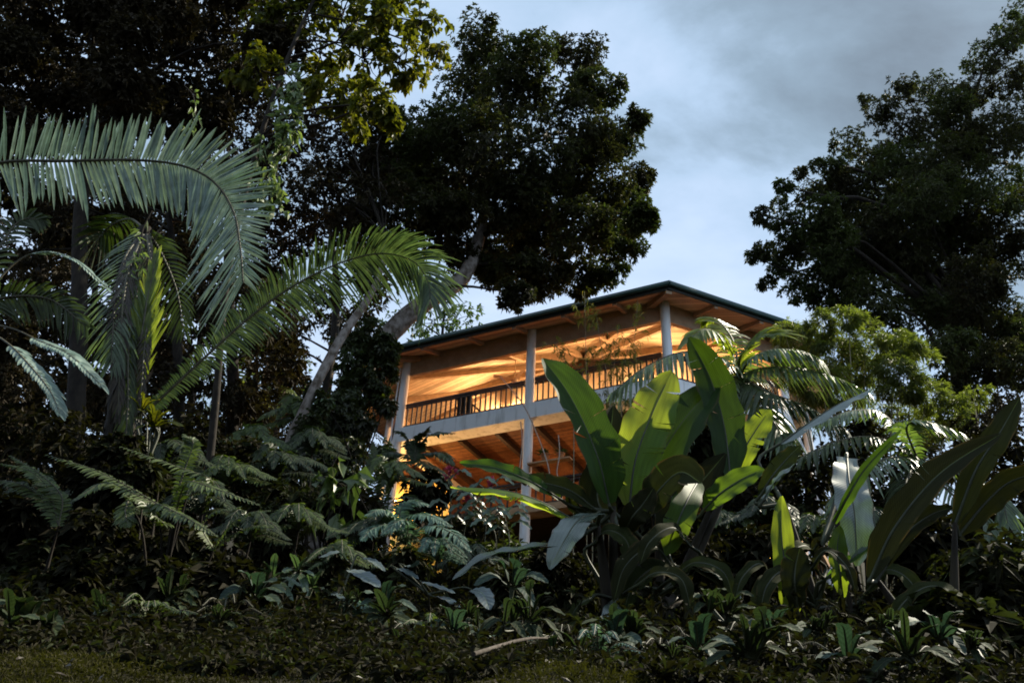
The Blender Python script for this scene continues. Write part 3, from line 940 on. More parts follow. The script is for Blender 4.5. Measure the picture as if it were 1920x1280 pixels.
for a in (-0.36, 0.30):
    mb = MB(); box(mb, H(-2.75 + a, -1.06, 0.62), D * 0.07, O * 0.66, UP * 0.035); mb.build('armrest', 'rail_wood', ch)

# small table with pots on the lower deck, right of the middle column
def pot(s, o, z, r, label):
    p = H(s, o, z)
    root = empty('terracotta_pot', p, label, 'flower pot', 'terracotta pots on the lower deck')
    a = np.linspace(0, 2 * math.pi, 20, endpoint=False)
    prof = [(0.0, 0), (0.62 * r, 0), (0.95 * r, 1.25 * r), (1.1 * r, 1.25 * r), (1.1 * r, 1.55 * r), (0.95 * r, 1.55 * r), (0.9 * r, 1.3 * r), (0.0, 1.3 * r)]
    v = np.array([[p[0] + q * math.cos(t_), p[1] + q * math.sin(t_), p[2] + h] for (q, h) in prof for t_ in a])
    f = [(i * 20 + j, i * 20 + (j + 1) % 20, (i + 1) * 20 + (j + 1) % 20, (i + 1) * 20 + j) for i in range(len(prof) - 1) for j in range(20)]
    mb = MB(); mb.add(v, np.array(f)); mb.build('pot', 'terracotta', root)
    mb = MB()
    tips = p + np.array([0, 0, 1.4 * r]) + rng.normal(0, r * 0.5, (14, 3)) * np.array([1, 1, 0.3])
    rosettes(mb, tips, np.tile([0, 0, 1.0], (14, 1)), 5, r * 2.2, r * 0.3, (10, 70), 0.3)
    mb.build('foliage', 'crown_mid', root)


sh = empty('plant_shelf', H(1.0, 0.30, -2.36), 'narrow wooden shelf fixed beside the middle column', 'shelf')
mb = MB(); box(mb, H(0.16, -0.02, -2.36), D * 1.5, O * 0.26, UP * 0.05); mb.build('board', 'orange_wood', sh)
mb = MB(); box(mb, H(0.15, 0.03, -2.56), D * 0.05, O * 0.05, UP * 0.198); mb.build('bracket', 'orange_wood', sh)
pot(0.75, 0.11, -2.308, 0.16, 'terracotta pot on the left of the shelf beside the column')
pot(1.3, 0.11, -2.308, 0.13, 'smaller terracotta pot further right on the shelf beside the column')

# pale hanging cords (aerial roots) across the front of the house
def cord(name, pts, r, mat, label, cat, n=24):
    mb = MB(); tube(mb, [P(*p) for p in pts], r, 5, n)
    return tag(mb.build(name, mat, None, True), label, cat)


cord('liana', [(938, 706, 25.0), (980, 757, 24.7), (1006, 812, 24.6), (1024, 860, 24.5), (1031, 890, 24.5)], 0.022, 'string', 'long pale cord slanting across the middle column', 'vine')
cord('hanging_root', [(976, 790, 24.6), (979, 830, 24.6), (974, 880, 24.6)], 0.018, 'string', 'short pale root hanging beside the middle column', 'root')
cord('hanging_root', [(1047, 815, 24.4), (1049, 850, 24.4), (1044, 885, 24.4), (1050, 900, 24.4)], 0.018, 'string', 'pale root dangling by the terracotta pots', 'root')

# ================================================================== TREES
# big tree beside the house
tr = [at_ground(585, 19.0), P(600, 860, 19), P(655, 735, 19), P(728, 628, 19), P(795, 568, 19), P(868, 520, 19.3), P(900, 440, 19.5), P(912, 370, 20), P(930, 250, 20.5)]
cl = []
for (px, py, rp, n) in ((905, 75, 55, 130), (985, 110, 75, 200), (1080, 110, 65, 170), (1120, 165, 60, 150), (870, 160, 80, 190), (960, 200, 95, 240), (1070, 230, 95, 250), (1135, 265, 65, 170), (1195, 225, 30, 45),
                        (800, 250, 90, 190), (900, 300, 100, 220), (1000, 310, 95, 210), (1110, 340, 85, 210), (1165, 385, 65, 170), (1200, 410, 40, 100), (1080, 430, 85, 200), (1000, 440, 80, 190), (940, 480, 60, 120),
                        (1150, 455, 55, 140), (1030, 520, 55, 130), (1100, 520, 50, 120), (970, 550, 38, 70), (1150, 510, 35, 60), (750, 320, 85, 180), (800, 390, 80, 170), (720, 420, 80, 160), (850, 460, 55, 90), (1195, 330, 40, 70), (720, 250, 70, 190), (700, 340, 70, 170), (780, 330, 80, 220), (830, 350, 80, 220), (760, 470, 55, 110), (870, 250, 90, 240), (860, 390, 60, 140), (960, 380, 80, 200), (1040, 380, 70, 160), (930, 505, 45, 100), (985, 500, 45, 100), (900, 470, 40, 70)):
    cl.append((px, py, 20 + random.uniform(-2.2, 2.2), rp, n))
tree('broadleaf_tree', 'big dark leafy tree leaning over the house with a pale mottled trunk', tr, [0.42, 0.34, 0.30, 0.27, 0.25, 0.22, 0.17, 0.12, 0.06], cl, (0.155, 0.06), 'crown_dark', 'bark_pale', k=8, dens=3.6)

# slender leaning trunk to its left
tr = [at_ground(520, 16.5), P(540, 850, 16.5), P(568, 775, 16.5), P(603, 700, 16.5), P(645, 625, 16.7), P(690, 560, 17), P(716, 500, 17), P(720, 440, 17)]
cl = [(640, 420, 17, 60, 70), (700, 380, 17.5, 70, 90), (600, 350, 17, 60, 70), (560, 470, 17.5, 50, 50), (680, 500, 17.5, 45, 50), (640, 300, 18, 75, 110), (560, 260, 18, 70, 100), (500, 330, 18, 70, 90), (490, 420, 18, 60, 70), (600, 420, 18, 60, 70), (540, 390, 18.5, 60, 70), (700, 300, 18, 70, 100), (440, 330, 18, 60, 80), (610, 540, 18, 45, 50), (740, 470, 18.5, 45, 60), (430, 240, 18, 70, 100), (500, 200, 18, 70, 100), (620, 220, 18.5, 70, 110), (700, 220, 18.5, 70, 110)]
tree('leaning_tree', 'slender leaning tree with a pale ringed lichen trunk behind the palm', tr, [0.14, 0.125, 0.115, 0.11, 0.105, 0.09, 0.07, 0.04], cl, (0.17, 0.07), 'crown_black', 'bark_pale', k=7, dens=1.5)

# dark canopy tree upper left
tr = [at_ground(135, 13.5), P(140, 800, 13.5), P(148, 560, 13.5), P(150, 420, 13.5), P(158, 330, 13.6), P(175, 220, 13.8), P(200, 90, 14)]
cl = []
for ix in range(8):
    for iy in range(5):
        px = -60 + ix * 78 + random.uniform(-26, 26); py = -40 + iy * 66 + random.uniform(-22, 22)
        if px > 440 and py > 150: continue
        cl.append((px, py, 13.5 + random.uniform(-2, 2.5), random.uniform(62, 85), 190))
tree('canopy_tree', 'tall dark canopy tree filling the upper left over the big palm frond', tr, [0.2, 0.17, 0.15, 0.14, 0.13, 0.1, 0.06], cl, (0.14, 0.062), 'crown_black', 'bark_dark', k=7, dens=2.0, twigs=False, core=0.6)

# broad yellow-green leaves, top centre
tr = [at_ground(395, 12.0), P(400, 800, 12), P(430, 500, 12), P(490, 250, 12), P(560, 60, 12), P(620, -60, 12)]
cl = []
for (px, py, rp, n) in ((560, 20, 70, 60), (640, 30, 75, 70), (720, 25, 70, 60), (790, 40, 50, 42), (600, 100, 70, 62), (680, 110, 75, 70), (750, 120, 62, 55), (640, 180, 60, 50), (710, 190, 50, 45), (560, 150, 55, 35), (735, 230, 28, 18), (500, 60, 70, 50), (820, 100, 40, 22), (480, 130, 60, 40), (570, -60, 80, 60), (700, -60, 90, 70), (665, 235, 30, 16)):
    cl.append((px, py, 12 + random.uniform(-1.2, 1.2), rp, n))
tree('yellow_leaf_tree', 'tree with broad yellow green leaves hanging in at top centre', tr, [0.07, 0.06, 0.055, 0.05, 0.04, 0.025], cl, (0.17, 0.125), 'crown_yellow', 'bark_dark', k=6, dens=1.3, sub=14, subr=0.33, core=0.2, ang=(40, 120), droop=0.5)

# understory tree with thin limbs behind the teal frond
tr = [at_ground(330, 15.5), P(335, 800, 15.5), P(330, 600, 15.5), P(320, 430, 15.5), P(300, 300, 15.5)]
cl = []
for (px, py, rp) in ((20, 270, 60), (90, 400, 55), (30, 470, 60), (120, 500, 55), (190, 470, 55), (250, 500, 45), (330, 480, 60), (400, 440, 60), (440, 520, 60), (360, 560, 55), (300, 620, 60), (420, 620, 55), (120, 600, 60), (30, 590, 60), (480, 300, 55), (430, 370, 55), (500, 480, 50), (180, 620, 60), (60, 700, 70), (170, 740, 70), (290, 720, 55), (390, 720, 60), (360, 370, 55), (250, 400, 50)):
    cl.append((px, py, 15.5 + random.uniform(-1.5, 2), rp, 150))
tree('understory_tree', 'dim understory tree spreading behind the teal frond and fibrous trunk', tr, [0.13, 0.11, 0.1, 0.07, 0.03], cl, (0.13, 0.055), 'crown_black', 'bark_dark', k=6, twigs=False)

# trees behind, seen through the gaps left of the house
def back_tree(px, Y, py_top, w, label, mat, n=900, leaf=(0.3, 0.12), name='forest_tree', group='forest trees behind', low=750, dens=1.0):
    g0 = at_ground(px, Y)
    top = P(px + random.uniform(-20, 20), py_top, Y)
    tr = [g0, g0 * 0.7 + top * 0.3 + rng.normal(0, 0.2, 3), g0 * 0.35 + top * 0.65 + rng.normal(0, 0.3, 3), top]
    cl = []
    k = 10
    for q in range(k):
        f = (q + 0.5) / k
        py = py_top + f * (low - py_top)
        half = w * 0.5 * math.sin(math.pi * (0.18 + 0.72 * f)) 
        for _ in range(2):
            cl.append((px + random.uniform(-half, half), py + random.uniform(-20, 20), Y + random.uniform(-1.5, 1.5), random.uniform(0.16, 0.26) * w, n // (2 * k)))
    return tree(name, label, tr, [0.24, 0.2, 0.14, 0.04], cl, leaf, mat, 'bark_dark', group=group, k=6, twigs=False, dens=dens, sides=7)


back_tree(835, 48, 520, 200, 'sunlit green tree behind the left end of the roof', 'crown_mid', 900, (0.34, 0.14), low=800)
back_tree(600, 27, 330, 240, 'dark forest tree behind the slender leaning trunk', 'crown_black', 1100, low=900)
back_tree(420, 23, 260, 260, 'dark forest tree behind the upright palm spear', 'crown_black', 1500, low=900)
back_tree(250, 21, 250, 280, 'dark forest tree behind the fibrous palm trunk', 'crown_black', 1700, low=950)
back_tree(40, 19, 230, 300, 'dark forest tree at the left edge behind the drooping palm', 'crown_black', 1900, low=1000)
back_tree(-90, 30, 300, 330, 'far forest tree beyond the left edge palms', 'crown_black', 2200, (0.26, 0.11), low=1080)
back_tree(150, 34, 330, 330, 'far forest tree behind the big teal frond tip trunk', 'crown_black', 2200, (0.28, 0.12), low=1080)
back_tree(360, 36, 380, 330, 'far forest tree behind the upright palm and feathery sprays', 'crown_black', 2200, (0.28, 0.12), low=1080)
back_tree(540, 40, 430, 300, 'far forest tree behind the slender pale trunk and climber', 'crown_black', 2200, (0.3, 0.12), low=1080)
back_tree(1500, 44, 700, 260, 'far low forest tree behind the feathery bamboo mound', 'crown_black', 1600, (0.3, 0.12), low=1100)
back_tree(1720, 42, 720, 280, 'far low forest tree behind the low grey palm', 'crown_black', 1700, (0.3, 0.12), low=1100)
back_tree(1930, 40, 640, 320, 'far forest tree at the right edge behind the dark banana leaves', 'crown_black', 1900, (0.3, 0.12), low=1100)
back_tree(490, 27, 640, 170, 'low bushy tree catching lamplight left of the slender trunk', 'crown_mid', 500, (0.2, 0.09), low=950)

# unseen trees added around and behind the camera to block frontal sky light
def added_shade_tree(x, y, h, r, label):
    g0 = np.array([x, y, float(ground(x, y))])
    top = g0 + np.array([random.uniform(-0.5, 0.5), random.uniform(-0.5, 0.5), h])
    root = empty('forest_tree', g0, label, 'tree', 'forest trees behind')
    tb, cb = MB(), MB()
    tp = curve([g0, g0 * 0.6 + top * 0.4 + rng.normal(0, 0.15, 3), top], 14)
    tube(tb, tp, [0.28, 0.2, 0.06], 9, None, 0.04)
    for q in range(22):
        f = 0.16 + 0.84 * (q + 0.5) / 22
        a = q * 2.4; rr = r * math.sin(math.pi * (0.12 + 0.78 * f)) * random.uniform(0.35, 0.8)
        c = g0 + np.array([math.cos(a) * rr, math.sin(a) * rr, h * f])
        limb(tb, tp[min(13, int(13 * f * 0.9))], c, 0.06, 0.02)
        pts, dr, _ = clump_points(c, r * 0.42, 170)
        rosettes(cb, pts, dr, 6, 0.3, 0.13, (25, 100), 0.25, tone=np.full(len(pts), random.random()))
    tb.build('trunk', 'bark_dark', root, True); cb.build('crown', 'crown_black', root)


for (x, y, h, r, lab) in ((-12.5, -1.5, 13, 4.2, 'added unseen shade tree left of the camera'), (-7.0, -6.0, 14, 4.4, 'added unseen shade tree behind the camera on the left'), (-0.5, -8.0, 14, 4.6, 'added unseen shade tree straight behind the camera'), (6.5, -6.5, 13, 4.4, 'added unseen shade tree behind the camera on the right'), (11.5, -1.0, 12, 4.0, 'added unseen shade tree right of the camera')):
    added_shade_tree(x, y, h, r, lab)

# right tree
tr = [at_ground(1830, 30), P(1822, 860, 30), P(1800, 700, 30), P(1790, 560, 30), P(1785, 420, 30), P(1800, 280, 30), P(1840, 140, 30)]
cl = []
for (px, py, rp, n) in ((1900, 60, 45, 90), (1880, 75, 40, 60), (1890, 140, 60, 150), (1830, 170, 45, 90), (1745, 165, 42, 80), (1690, 165, 35, 60), (1780, 190, 50, 120), (1650, 205, 36, 60), (1700, 230, 60, 140), (1780, 260, 75, 220), (1880, 250, 80, 260),
                        (1620, 190, 18, 22), (1590, 270, 38, 66), (1640, 290, 42, 90), (1690, 310, 60, 160), (1560, 310, 28, 45), (1530, 310, 17, 20), (1590, 340, 50, 120), (1500, 325, 18, 22), (1520, 360, 38, 80), (1470, 350, 22, 30), (1460, 380, 20, 24), (1560, 390, 58, 150), (1640, 390, 75, 230),
                        (1740, 370, 80, 260), (1850, 370, 90, 300), (1430, 405, 22, 30), (1480, 420, 42, 85), (1530, 450, 58, 150), (1430, 470, 28, 50), (1410, 480, 18, 20), (1470, 490, 42, 95), (1440, 530, 22, 34), (1500, 540, 40, 85), (1600, 480, 80, 240), (1700, 480, 85, 270), (1810, 480, 90, 290), (1900, 480, 80, 260),
                        (1560, 560, 55, 130), (1640, 570, 70, 190), (1730, 580, 80, 220), (1830, 590, 80, 230), (1910, 600, 70, 190), (1780, 660, 65, 130), (1860, 680, 65, 140), (1920, 690, 55, 110), (1930, 30, 50, 110), (1950, 350, 90, 250), (1960, 160, 70, 180), (1690, 640, 50, 90), (1790, 560, 90, 260), (1800, 440, 90, 260), (1800, 330, 80, 220), (1850, 260, 70, 180), (1800, 720, 55, 110), (1560, 500, 60, 150), (1640, 430, 70, 200), (1870, 430, 90, 260), (1760, 430, 60, 200), (1790, 620, 70, 220), (1830, 520, 70, 220), (1880, 650, 70, 200), (1770, 300, 70, 200), (1560, 450, 60, 190), (1640, 380, 65, 200), (1700, 400, 70, 220), (1620, 470, 65, 200), (1690, 480, 70, 220), (1540, 400, 45, 110), (1580, 340, 40, 90), (1660, 300, 50, 130), (1730, 340, 60, 170), (1740, 520, 65, 200), (1600, 540, 60, 170), (1480, 460, 42, 90), (1790, 200, 50, 120), (1840, 110, 40, 80)):
    cl.append((px, py, 29 + random.uniform(-3.5, 3), rp, n))
tree('fig_tree', 'big dark small leaved tree spreading in from the right against the sky', tr, [0.5, 0.42, 0.36, 0.3, 0.24, 0.16, 0.06], cl, (0.175, 0.07), 'crown_dark', 'bark_dark', k=7, dens=3.2, subr=0.38, sub=12)

# ------------------------------------------------------------------ climbers
def leafy_mass(name, label, cat, spots, leaf, mat, k=5, group=None, kind=None, ang=(30, 110), droop=0.4, stem=None, stemmat='bark_dark', squash=(1, 1, 1.0), sub=9, partname='foliage', tips_scale=1.0):
    """Shrub or climber: Empty at the ground with foliage and stem parts."""
    cb, lb = MB(), MB()
    base = stem if stem is not None else at_ground(spots[0][0], spots[0][2])
    root = empty(name, base, label, cat, group)
    for (px, py, Y, rp, n) in spots:
        c = P(px, py, Y); r = rp * mpp(c)
        pts, dr, cs_ = clump_points(c, r, int(n * tips_scale), squash, sub)
        gz = ground(pts[:, 0], pts[:, 1]) + 0.02
        pts[:, 2] = np.maximum(pts[:, 2], gz)
        rosettes(cb, pts, dr, k, leaf[0], leaf[1], ang, droop, tone=np.full(len(pts), rng.uniform(0.15, 0.85)))
        limb(lb, base + rng.normal(0, 0.03, 3), c, 0.03, 0.010, 0.05)
    cb.build(partname, mat, root)
    lb.build('stem', stemmat, root, True)
    if kind: root['kind'] = kind
    return root


leafy_mass('climbing_ivy', 'thick curtain of small leaved climber covering the tree trunk left of the house', 'climber',
           [(690, 625, 18.2, 38, 150), (708, 660, 18.2, 34, 150), (665, 680, 18.2, 48, 190), (688, 720, 18.2, 42, 190), (650, 740, 18, 50, 200), (668, 780, 18, 46, 200), (640, 800, 17.8, 55, 210), (660, 845, 17.6, 40, 150), (620, 860, 17.5, 55, 200), (655, 650, 18.2, 40, 120), (640, 905, 17.2, 50, 170), (590, 900, 17.2, 45, 120), (600, 800, 17.8, 45, 120), (716, 690, 18.2, 26, 90), (712, 740, 18.2, 26, 90), (575, 800, 16.3, 34, 110), (730, 665, 18.2, 24, 90), (726, 640, 18.2, 20, 60), (735, 700, 18.2, 14, 30), (725, 760, 18.0, 20, 60), (722, 850, 17.6, 26, 90), (730, 890, 17.5, 24, 80), (556, 850, 16.3, 42, 150), (604, 752, 16.5, 22, 60), (530, 890, 16.2, 45, 130), (585, 730, 16.6, 16, 30)],
           (0.13, 0.08), 'ivy', k=6, stem=at_ground(640, 18.0))


def vine(name, label, lines, leafL, leafW, mat, dens=5, hang=True, cat='vine'):
    """Hanging strands with leaves along them; lines are (px,py,Y) polylines."""
    a0 = P(*lines[0][0])
    root = empty(name, P(*lines[0][-1]), label, cat)
    cb, sb_ = MB(), MB()
    for ln in lines:
        c = curve([P(*p) for p in ln], 40)
        tube(sb_, c, 0.008, 5)
        n = int(np.linalg.norm(np.diff(c, axis=0), axis=1).sum() * dens)
        idx = rng.integers(0, 40, n)
        tp = c[idx] + rng.normal(0, 0.05, (n, 3))
        dr = nrm(rng.standard_normal((n, 3)) * np.array([1, 1, 0.3]) + np.array([0, -0.5, -0.6]))
        rosettes(cb, tp, dr, 2, leafL, leafW, (10, 60), 0.5, pointed=0.4)
    cb.build('foliage', mat, root)
    sb_.build('stem', 'bark_dark', root, True)
    return root


vine('hanging_vine', 'pale leaved vine hanging down from the yellow leaf tree', [[(560, 120, 11.2), (545, 190, 11.2), (530, 260, 11.2), (505, 330, 11.2), (510, 400, 11.2)], [(570, 160, 11.3), (552, 230, 11.3), (540, 300, 11.3)], [(520, 170, 11.2), (525, 240, 11.2), (520, 330, 11.2), (530, 390, 11.2)], [(545, 140, 11.4), (560, 200, 11.4), (548, 260, 11.4)], [(490, 250, 11.0), (482, 330, 11.0), (500, 400, 11.0)]], 0.17, 0.11, 'vine', 20)
vine('creeper', 'thin creeper hanging beside the tip of the big teal frond', [[(345, 160, 9), (362, 180, 9), (366, 215, 9), (355, 250, 9)]], 0.11, 0.06, 'vine', 16)
vine('heart_leaf_vine', 'heart leaved vine climbing below the ivy trunk', [[(605, 1010, 11), (618, 950, 11), (612, 900, 11), (635, 850, 11)], [(650, 1010, 11), (660, 960, 11), (640, 910, 11), (600, 890, 11)], [(585, 985, 11), (600, 940, 11)], [(690, 960, 11), (670, 920, 11), (660, 880, 11)], [(630, 1000, 11), (640, 950, 11), (668, 900, 11)]], 0.24, 0.17, 'broad', 7)

# ================================================================== PALMS
# palm whose great frond enters from the left edge
b0 = at_ground(-330, 7.4)
pal = empty('teal_palm', b0, 'palm whose great teal feather frond arches in from the left edge', 'palm')
top = P(-330, 470, 7.4)
mb = MB(); tube(mb, [b0, b0 * 0.5 + top * 0.5 + np.array([0.1, 0, 0]), top], [0.16, 0.13, 0.12], 12, 14, 0.05); mb.build('trunk', 'bark_dark', pal, True)
profT = lambda v, q: (np.interp(v, [0, 0.3, 0.55, 0.72, 0.8, 0.9, 1], [0.8, 0.95, 1.0, 0.95, 0.68, 0.55, 0.4]) if q == 0 else np.interp(v, [0, 0.3, 0.6, 0.75, 0.85, 1], [0.75, 0.9, 1.05, 1.2, 1.3, 1.1]))
frond(pal, [(-330, 470, 7.4), (-150, 345, 7.2), (0, 305, 7.1), (120, 302, 7.0), (250, 300, 7.0), (340, 310, 7.0), (400, 340, 7.0), (437, 395, 7.0), (450, 460, 7.0), (456, 530, 7.05)], 128, (108, 108), 8.6, 'palm_teal', ang=(84, 70), nhint=nrm([0, 0.85, 0.3]), droop=0.10, prof=profT, rr=(0.022, 0.007), start=0.12, jitter=0.05, segs=5, fold=0.35, skip=0.02, wp=lambda v: np.interp(v, [0, 0.6, 0.75, 1], [1, 1, 0.6, 0.3]), dist_pow=0.85)
for q, pts in enumerate(([(-330, 470, 7.4), (-420, 360, 7.4), (-560, 330, 7.2), (-700, 420, 7)], [(-330, 470, 7.4), (-300, 330, 8), (-260, 220, 8.8), (-200, 180, 9.6)], [(-330, 470, 7.4), (-380, 480, 6.6), (-450, 560, 5.8)])):
    frond(pal, pts, 40, (100, 100), 15, 'palm_teal', ang=(70, 70), nhint=[0, -0.3, 1], rr=(0.022, 0.007), start=0.1)

# feather palm with the arching green frond
b1 = at_ground(215, 9.6)
pal2 = empty('green_palm', b1, 'palm with a fibrous trunk, upright spear and arching green frond', 'palm')
t1 = P(272, 430, 9.9)
mb = MB(); tube(mb, [b1, P(222, 860, 9.6), P(236, 700, 9.7), P(250, 560, 9.8), t1], [0.20, 0.18, 0.17, 0.15, 0.10], 12, 26, 0.10); mb.build('trunk', 'bark_dark', pal2, True)
# old leaf-base fibres
mb = MB()
for q in range(150):
    f = random.random(); c = P(222 + 50 * f, 860 - 430 * f, 9.6 + 0.3 * f)
    a = random.uniform(0, 2 * math.pi); rad = 0.19 - 0.07 * f
    s_ = c + np.array([math.cos(a), math.sin(a), 0]) * rad
    e_ = s_ + np.array([math.cos(a) * 0.09, math.sin(a) * 0.09, random.uniform(0.1, 0.35)])
    tube(mb, [s_ - UP * 0.05, e_], [0.012, 0.003], 4, 3)
mb.build('fibres', 'bark_dark', pal2)
profG = lambda v, q: np.interp(v, [0, 0.12, 0.3, 0.55, 0.8, 0.93, 1], [0.12, 0.22, 0.6, 1, 1.0, 0.7, 0.4])
frond(pal2, [(238, 805, 9.7), (312, 737, 9.6), (400, 655, 9.5), (480, 585, 9.45), (560, 530, 9.4), (640, 492, 9.4), (715, 475, 9.4), (775, 490, 9.4), (803, 530, 9.4), (806, 560, 9.4)], 210, (100, 92), 3.8, 'palm_green', ang=(62, 62), nhint=nrm([0.1, 0.55, 0.8]), droop=0.42, prof=profG, rr=(0.02, 0.006), skip=0.05, start=0.06, jitter=0.05, segs=5, liftn=0.05)
# upright spear leaf, leaflets folded along it
frond(pal2, [(222, 800, 9.5), (243, 730, 9.45), (262, 650, 9.4), (275, 570, 9.4), (292, 490, 9.4)], 46, (120, 120), 9, 'palm_lime', name='spear', ang=(15, 17), nhint=TOCAM, droop=0.02, prof=lambda v, q: np.interp(v, [0, 0.3, 0.6, 1], [0.6, 1.0, 0.8, 0.35]), rr=(0.03, 0.01), start=0.1, jitter=0.05)
frond(pal2, [t1_ for t1_ in [(272, 430, 9.9), (236, 480, 9.6), (217, 550, 9.4), (212, 620, 9.3), (208, 680, 9.3)]], 40, (70, 80), 5, 'palm_silver', ang=(60, 50), nhint=TOCAM, droop=0.5, rr=(0.02, 0.006))
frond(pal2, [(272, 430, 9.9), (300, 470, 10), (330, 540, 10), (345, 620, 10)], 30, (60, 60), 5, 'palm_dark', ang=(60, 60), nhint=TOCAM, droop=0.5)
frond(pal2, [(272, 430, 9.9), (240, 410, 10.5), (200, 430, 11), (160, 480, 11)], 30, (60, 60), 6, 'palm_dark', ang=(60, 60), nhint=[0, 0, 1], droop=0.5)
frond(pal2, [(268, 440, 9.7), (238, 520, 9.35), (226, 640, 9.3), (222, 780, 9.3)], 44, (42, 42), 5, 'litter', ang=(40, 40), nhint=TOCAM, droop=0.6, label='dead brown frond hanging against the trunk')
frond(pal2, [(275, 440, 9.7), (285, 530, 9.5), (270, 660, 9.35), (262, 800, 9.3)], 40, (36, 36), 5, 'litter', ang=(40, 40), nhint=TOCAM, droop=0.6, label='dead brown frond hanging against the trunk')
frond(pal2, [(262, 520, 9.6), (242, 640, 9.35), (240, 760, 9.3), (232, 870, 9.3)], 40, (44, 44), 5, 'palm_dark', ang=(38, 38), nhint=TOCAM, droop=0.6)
leafy_mass('dark_shrub', 'dark shrub wrapped round the foot of the fibrous palm trunk', 'shrub', [(222, 850, 9.0, 48, 200), (250, 890, 8.9, 55, 200), (190, 900, 8.9, 60, 220)], (0.13, 0.06), 'under', k=6, group='dark shrubs on the slope', sub=12)
vine('trunk_creeper', 'small creeper clinging to the top of the fibrous palm trunk', [[(285, 395, 9.4), (268, 430, 9.4), (262, 470, 9.4), (240, 510, 9.4)], [(265, 480, 9.4), (255, 520, 9.4), (232, 540, 9.4)]], 0.13, 0.05, 'vine', 15)

# shaded palm at far left with drooping broad leaflets
b2 = at_ground(-60, 9.0)
pal3 = empty('drooping_palm', b2, 'shaded palm at the left edge with drooping blue green fronds', 'palm')
t2 = P(-60, 600, 9.0)
mb = MB(); tube(mb, [b2, b2 * 0.5 + t2 * 0.5, t2], [0.12, 0.10, 0.08], 10, 10, 0.05); mb.build('trunk', 'bark_dark', pal3, True)
frond(pal3, [(-60, 600, 9), (20, 615, 8.8), (75, 640, 8.7), (130, 665, 8.6), (190, 722, 8.6)], 26, (20, 52), 10, 'palm_teal', ang=(50, 62), nhint=nrm([0, -0.6, 0.8]), droop=0.35, rr=(0.014, 0.005), start=0.45)
frond(pal3, [(-60, 600, 9), (10, 640, 8.5), (60, 690, 8.4), (95, 735, 8.4), (112, 775, 8.4)], 26, (18, 42), 9, 'palm_teal', ang=(50, 60), nhint=nrm([0, -0.6, 0.8]), droop=0.35, rr=(0.014, 0.005), start=0.3)
frond(pal3, [(-60, 600, 9), (20, 500, 9), (80, 472, 9), (140, 487, 9), (200, 540, 9)], 26, (14, 26), 8, 'palm_teal', ang=(45, 50), nhint=nrm([0, -0.5, 0.85]), droop=0.3, rr=(0.014, 0.005), start=0.4)
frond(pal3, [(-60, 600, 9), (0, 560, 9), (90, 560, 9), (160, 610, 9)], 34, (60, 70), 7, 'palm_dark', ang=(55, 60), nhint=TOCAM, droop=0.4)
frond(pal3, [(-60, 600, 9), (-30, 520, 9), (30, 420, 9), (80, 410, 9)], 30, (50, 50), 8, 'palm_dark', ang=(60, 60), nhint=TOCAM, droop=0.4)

# arching palm right of the house
b3 = at_ground(1378, 14.0)
pal4 = empty('silver_palm', b3, 'arching palm with shining hanging leaflets before the right end of the roof', 'palm')
cr4 = P(1386, 705, 14.0)
mb = MB(); tube(mb, [b3, P(1380, 900, 14), P(1383, 800, 14), cr4], [0.11, 0.095, 0.085, 0.07], 10, 18, 0.04); mb.build('trunk', 'bark', pal4, True)
C4 = (1386, 705, 14.0)
UPN = nrm([0, -0.35, 0.95])
frond(pal4, [C4, (1372, 660, 13.8), (1350, 628, 13.5), (1318, 618, 13.2), (1290, 640, 13.0)], 40, (55, 60), 8, 'palm_lime', ang=(55, 60), nhint=nrm([0.2, -0.5, 0.8]), droop=0.55)
frond(pal4, [C4, (1388, 670, 13.6), (1405, 645, 13.3), (1430, 628, 13.1), (1450, 628, 13.0)], 44, (18, 85), 9, 'palm_lime', ang=(50, 62), nhint=nrm([-0.4, -0.6, 0.6]), droop=0.35)
frond(pal4, [C4, (1410, 672, 13.4), (1450, 655, 13.1), (1500, 657, 12.9), (1530, 668, 12.8)], 42, (42, 66), 7, 'palm_silver', ang=(60, 60), nhint=UPN, droop=1.0)
frond(pal4, [C4, (1430, 690, 13.4), (1500, 690, 13), (1570, 708, 12.8), (1625, 735, 12.7)], 50, (40, 62), 7, 'palm_silver', ang=(60, 60), nhint=UPN, droop=1.0)
frond(pal4, [C4, (1345, 670, 13.3), (1280, 660, 12.9), (1210, 688, 12.7), (1150, 735, 12.6)], 44, (36, 58), 6.5, 'palm_silver', ang=(60, 60), nhint=UPN, droop=1.0)
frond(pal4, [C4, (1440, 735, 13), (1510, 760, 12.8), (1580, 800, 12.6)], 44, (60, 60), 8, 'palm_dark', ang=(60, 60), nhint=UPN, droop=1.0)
frond(pal4, [C4, (1420, 745, 13.4), (1450, 790, 13), (1480, 840, 12.8)], 36, (60, 60), 8, 'palm_silver', ang=(60, 60), nhint=UPN, droop=0.8)
frond(pal4, [C4, (1330, 720, 13.2), (1290, 760, 12.9), (1270, 820, 12.8)], 36, (55, 55), 8, 'palm_silver', ang=(60, 60), nhint=UPN, droop=0.8)
frond(pal4, [C4, (1375, 640, 14.3), (1345, 600, 14.6), (1320, 600, 14.8)], 32, (50, 50), 8, 'palm_lime', ang=(60, 60), nhint=UPN, droop=0.4)

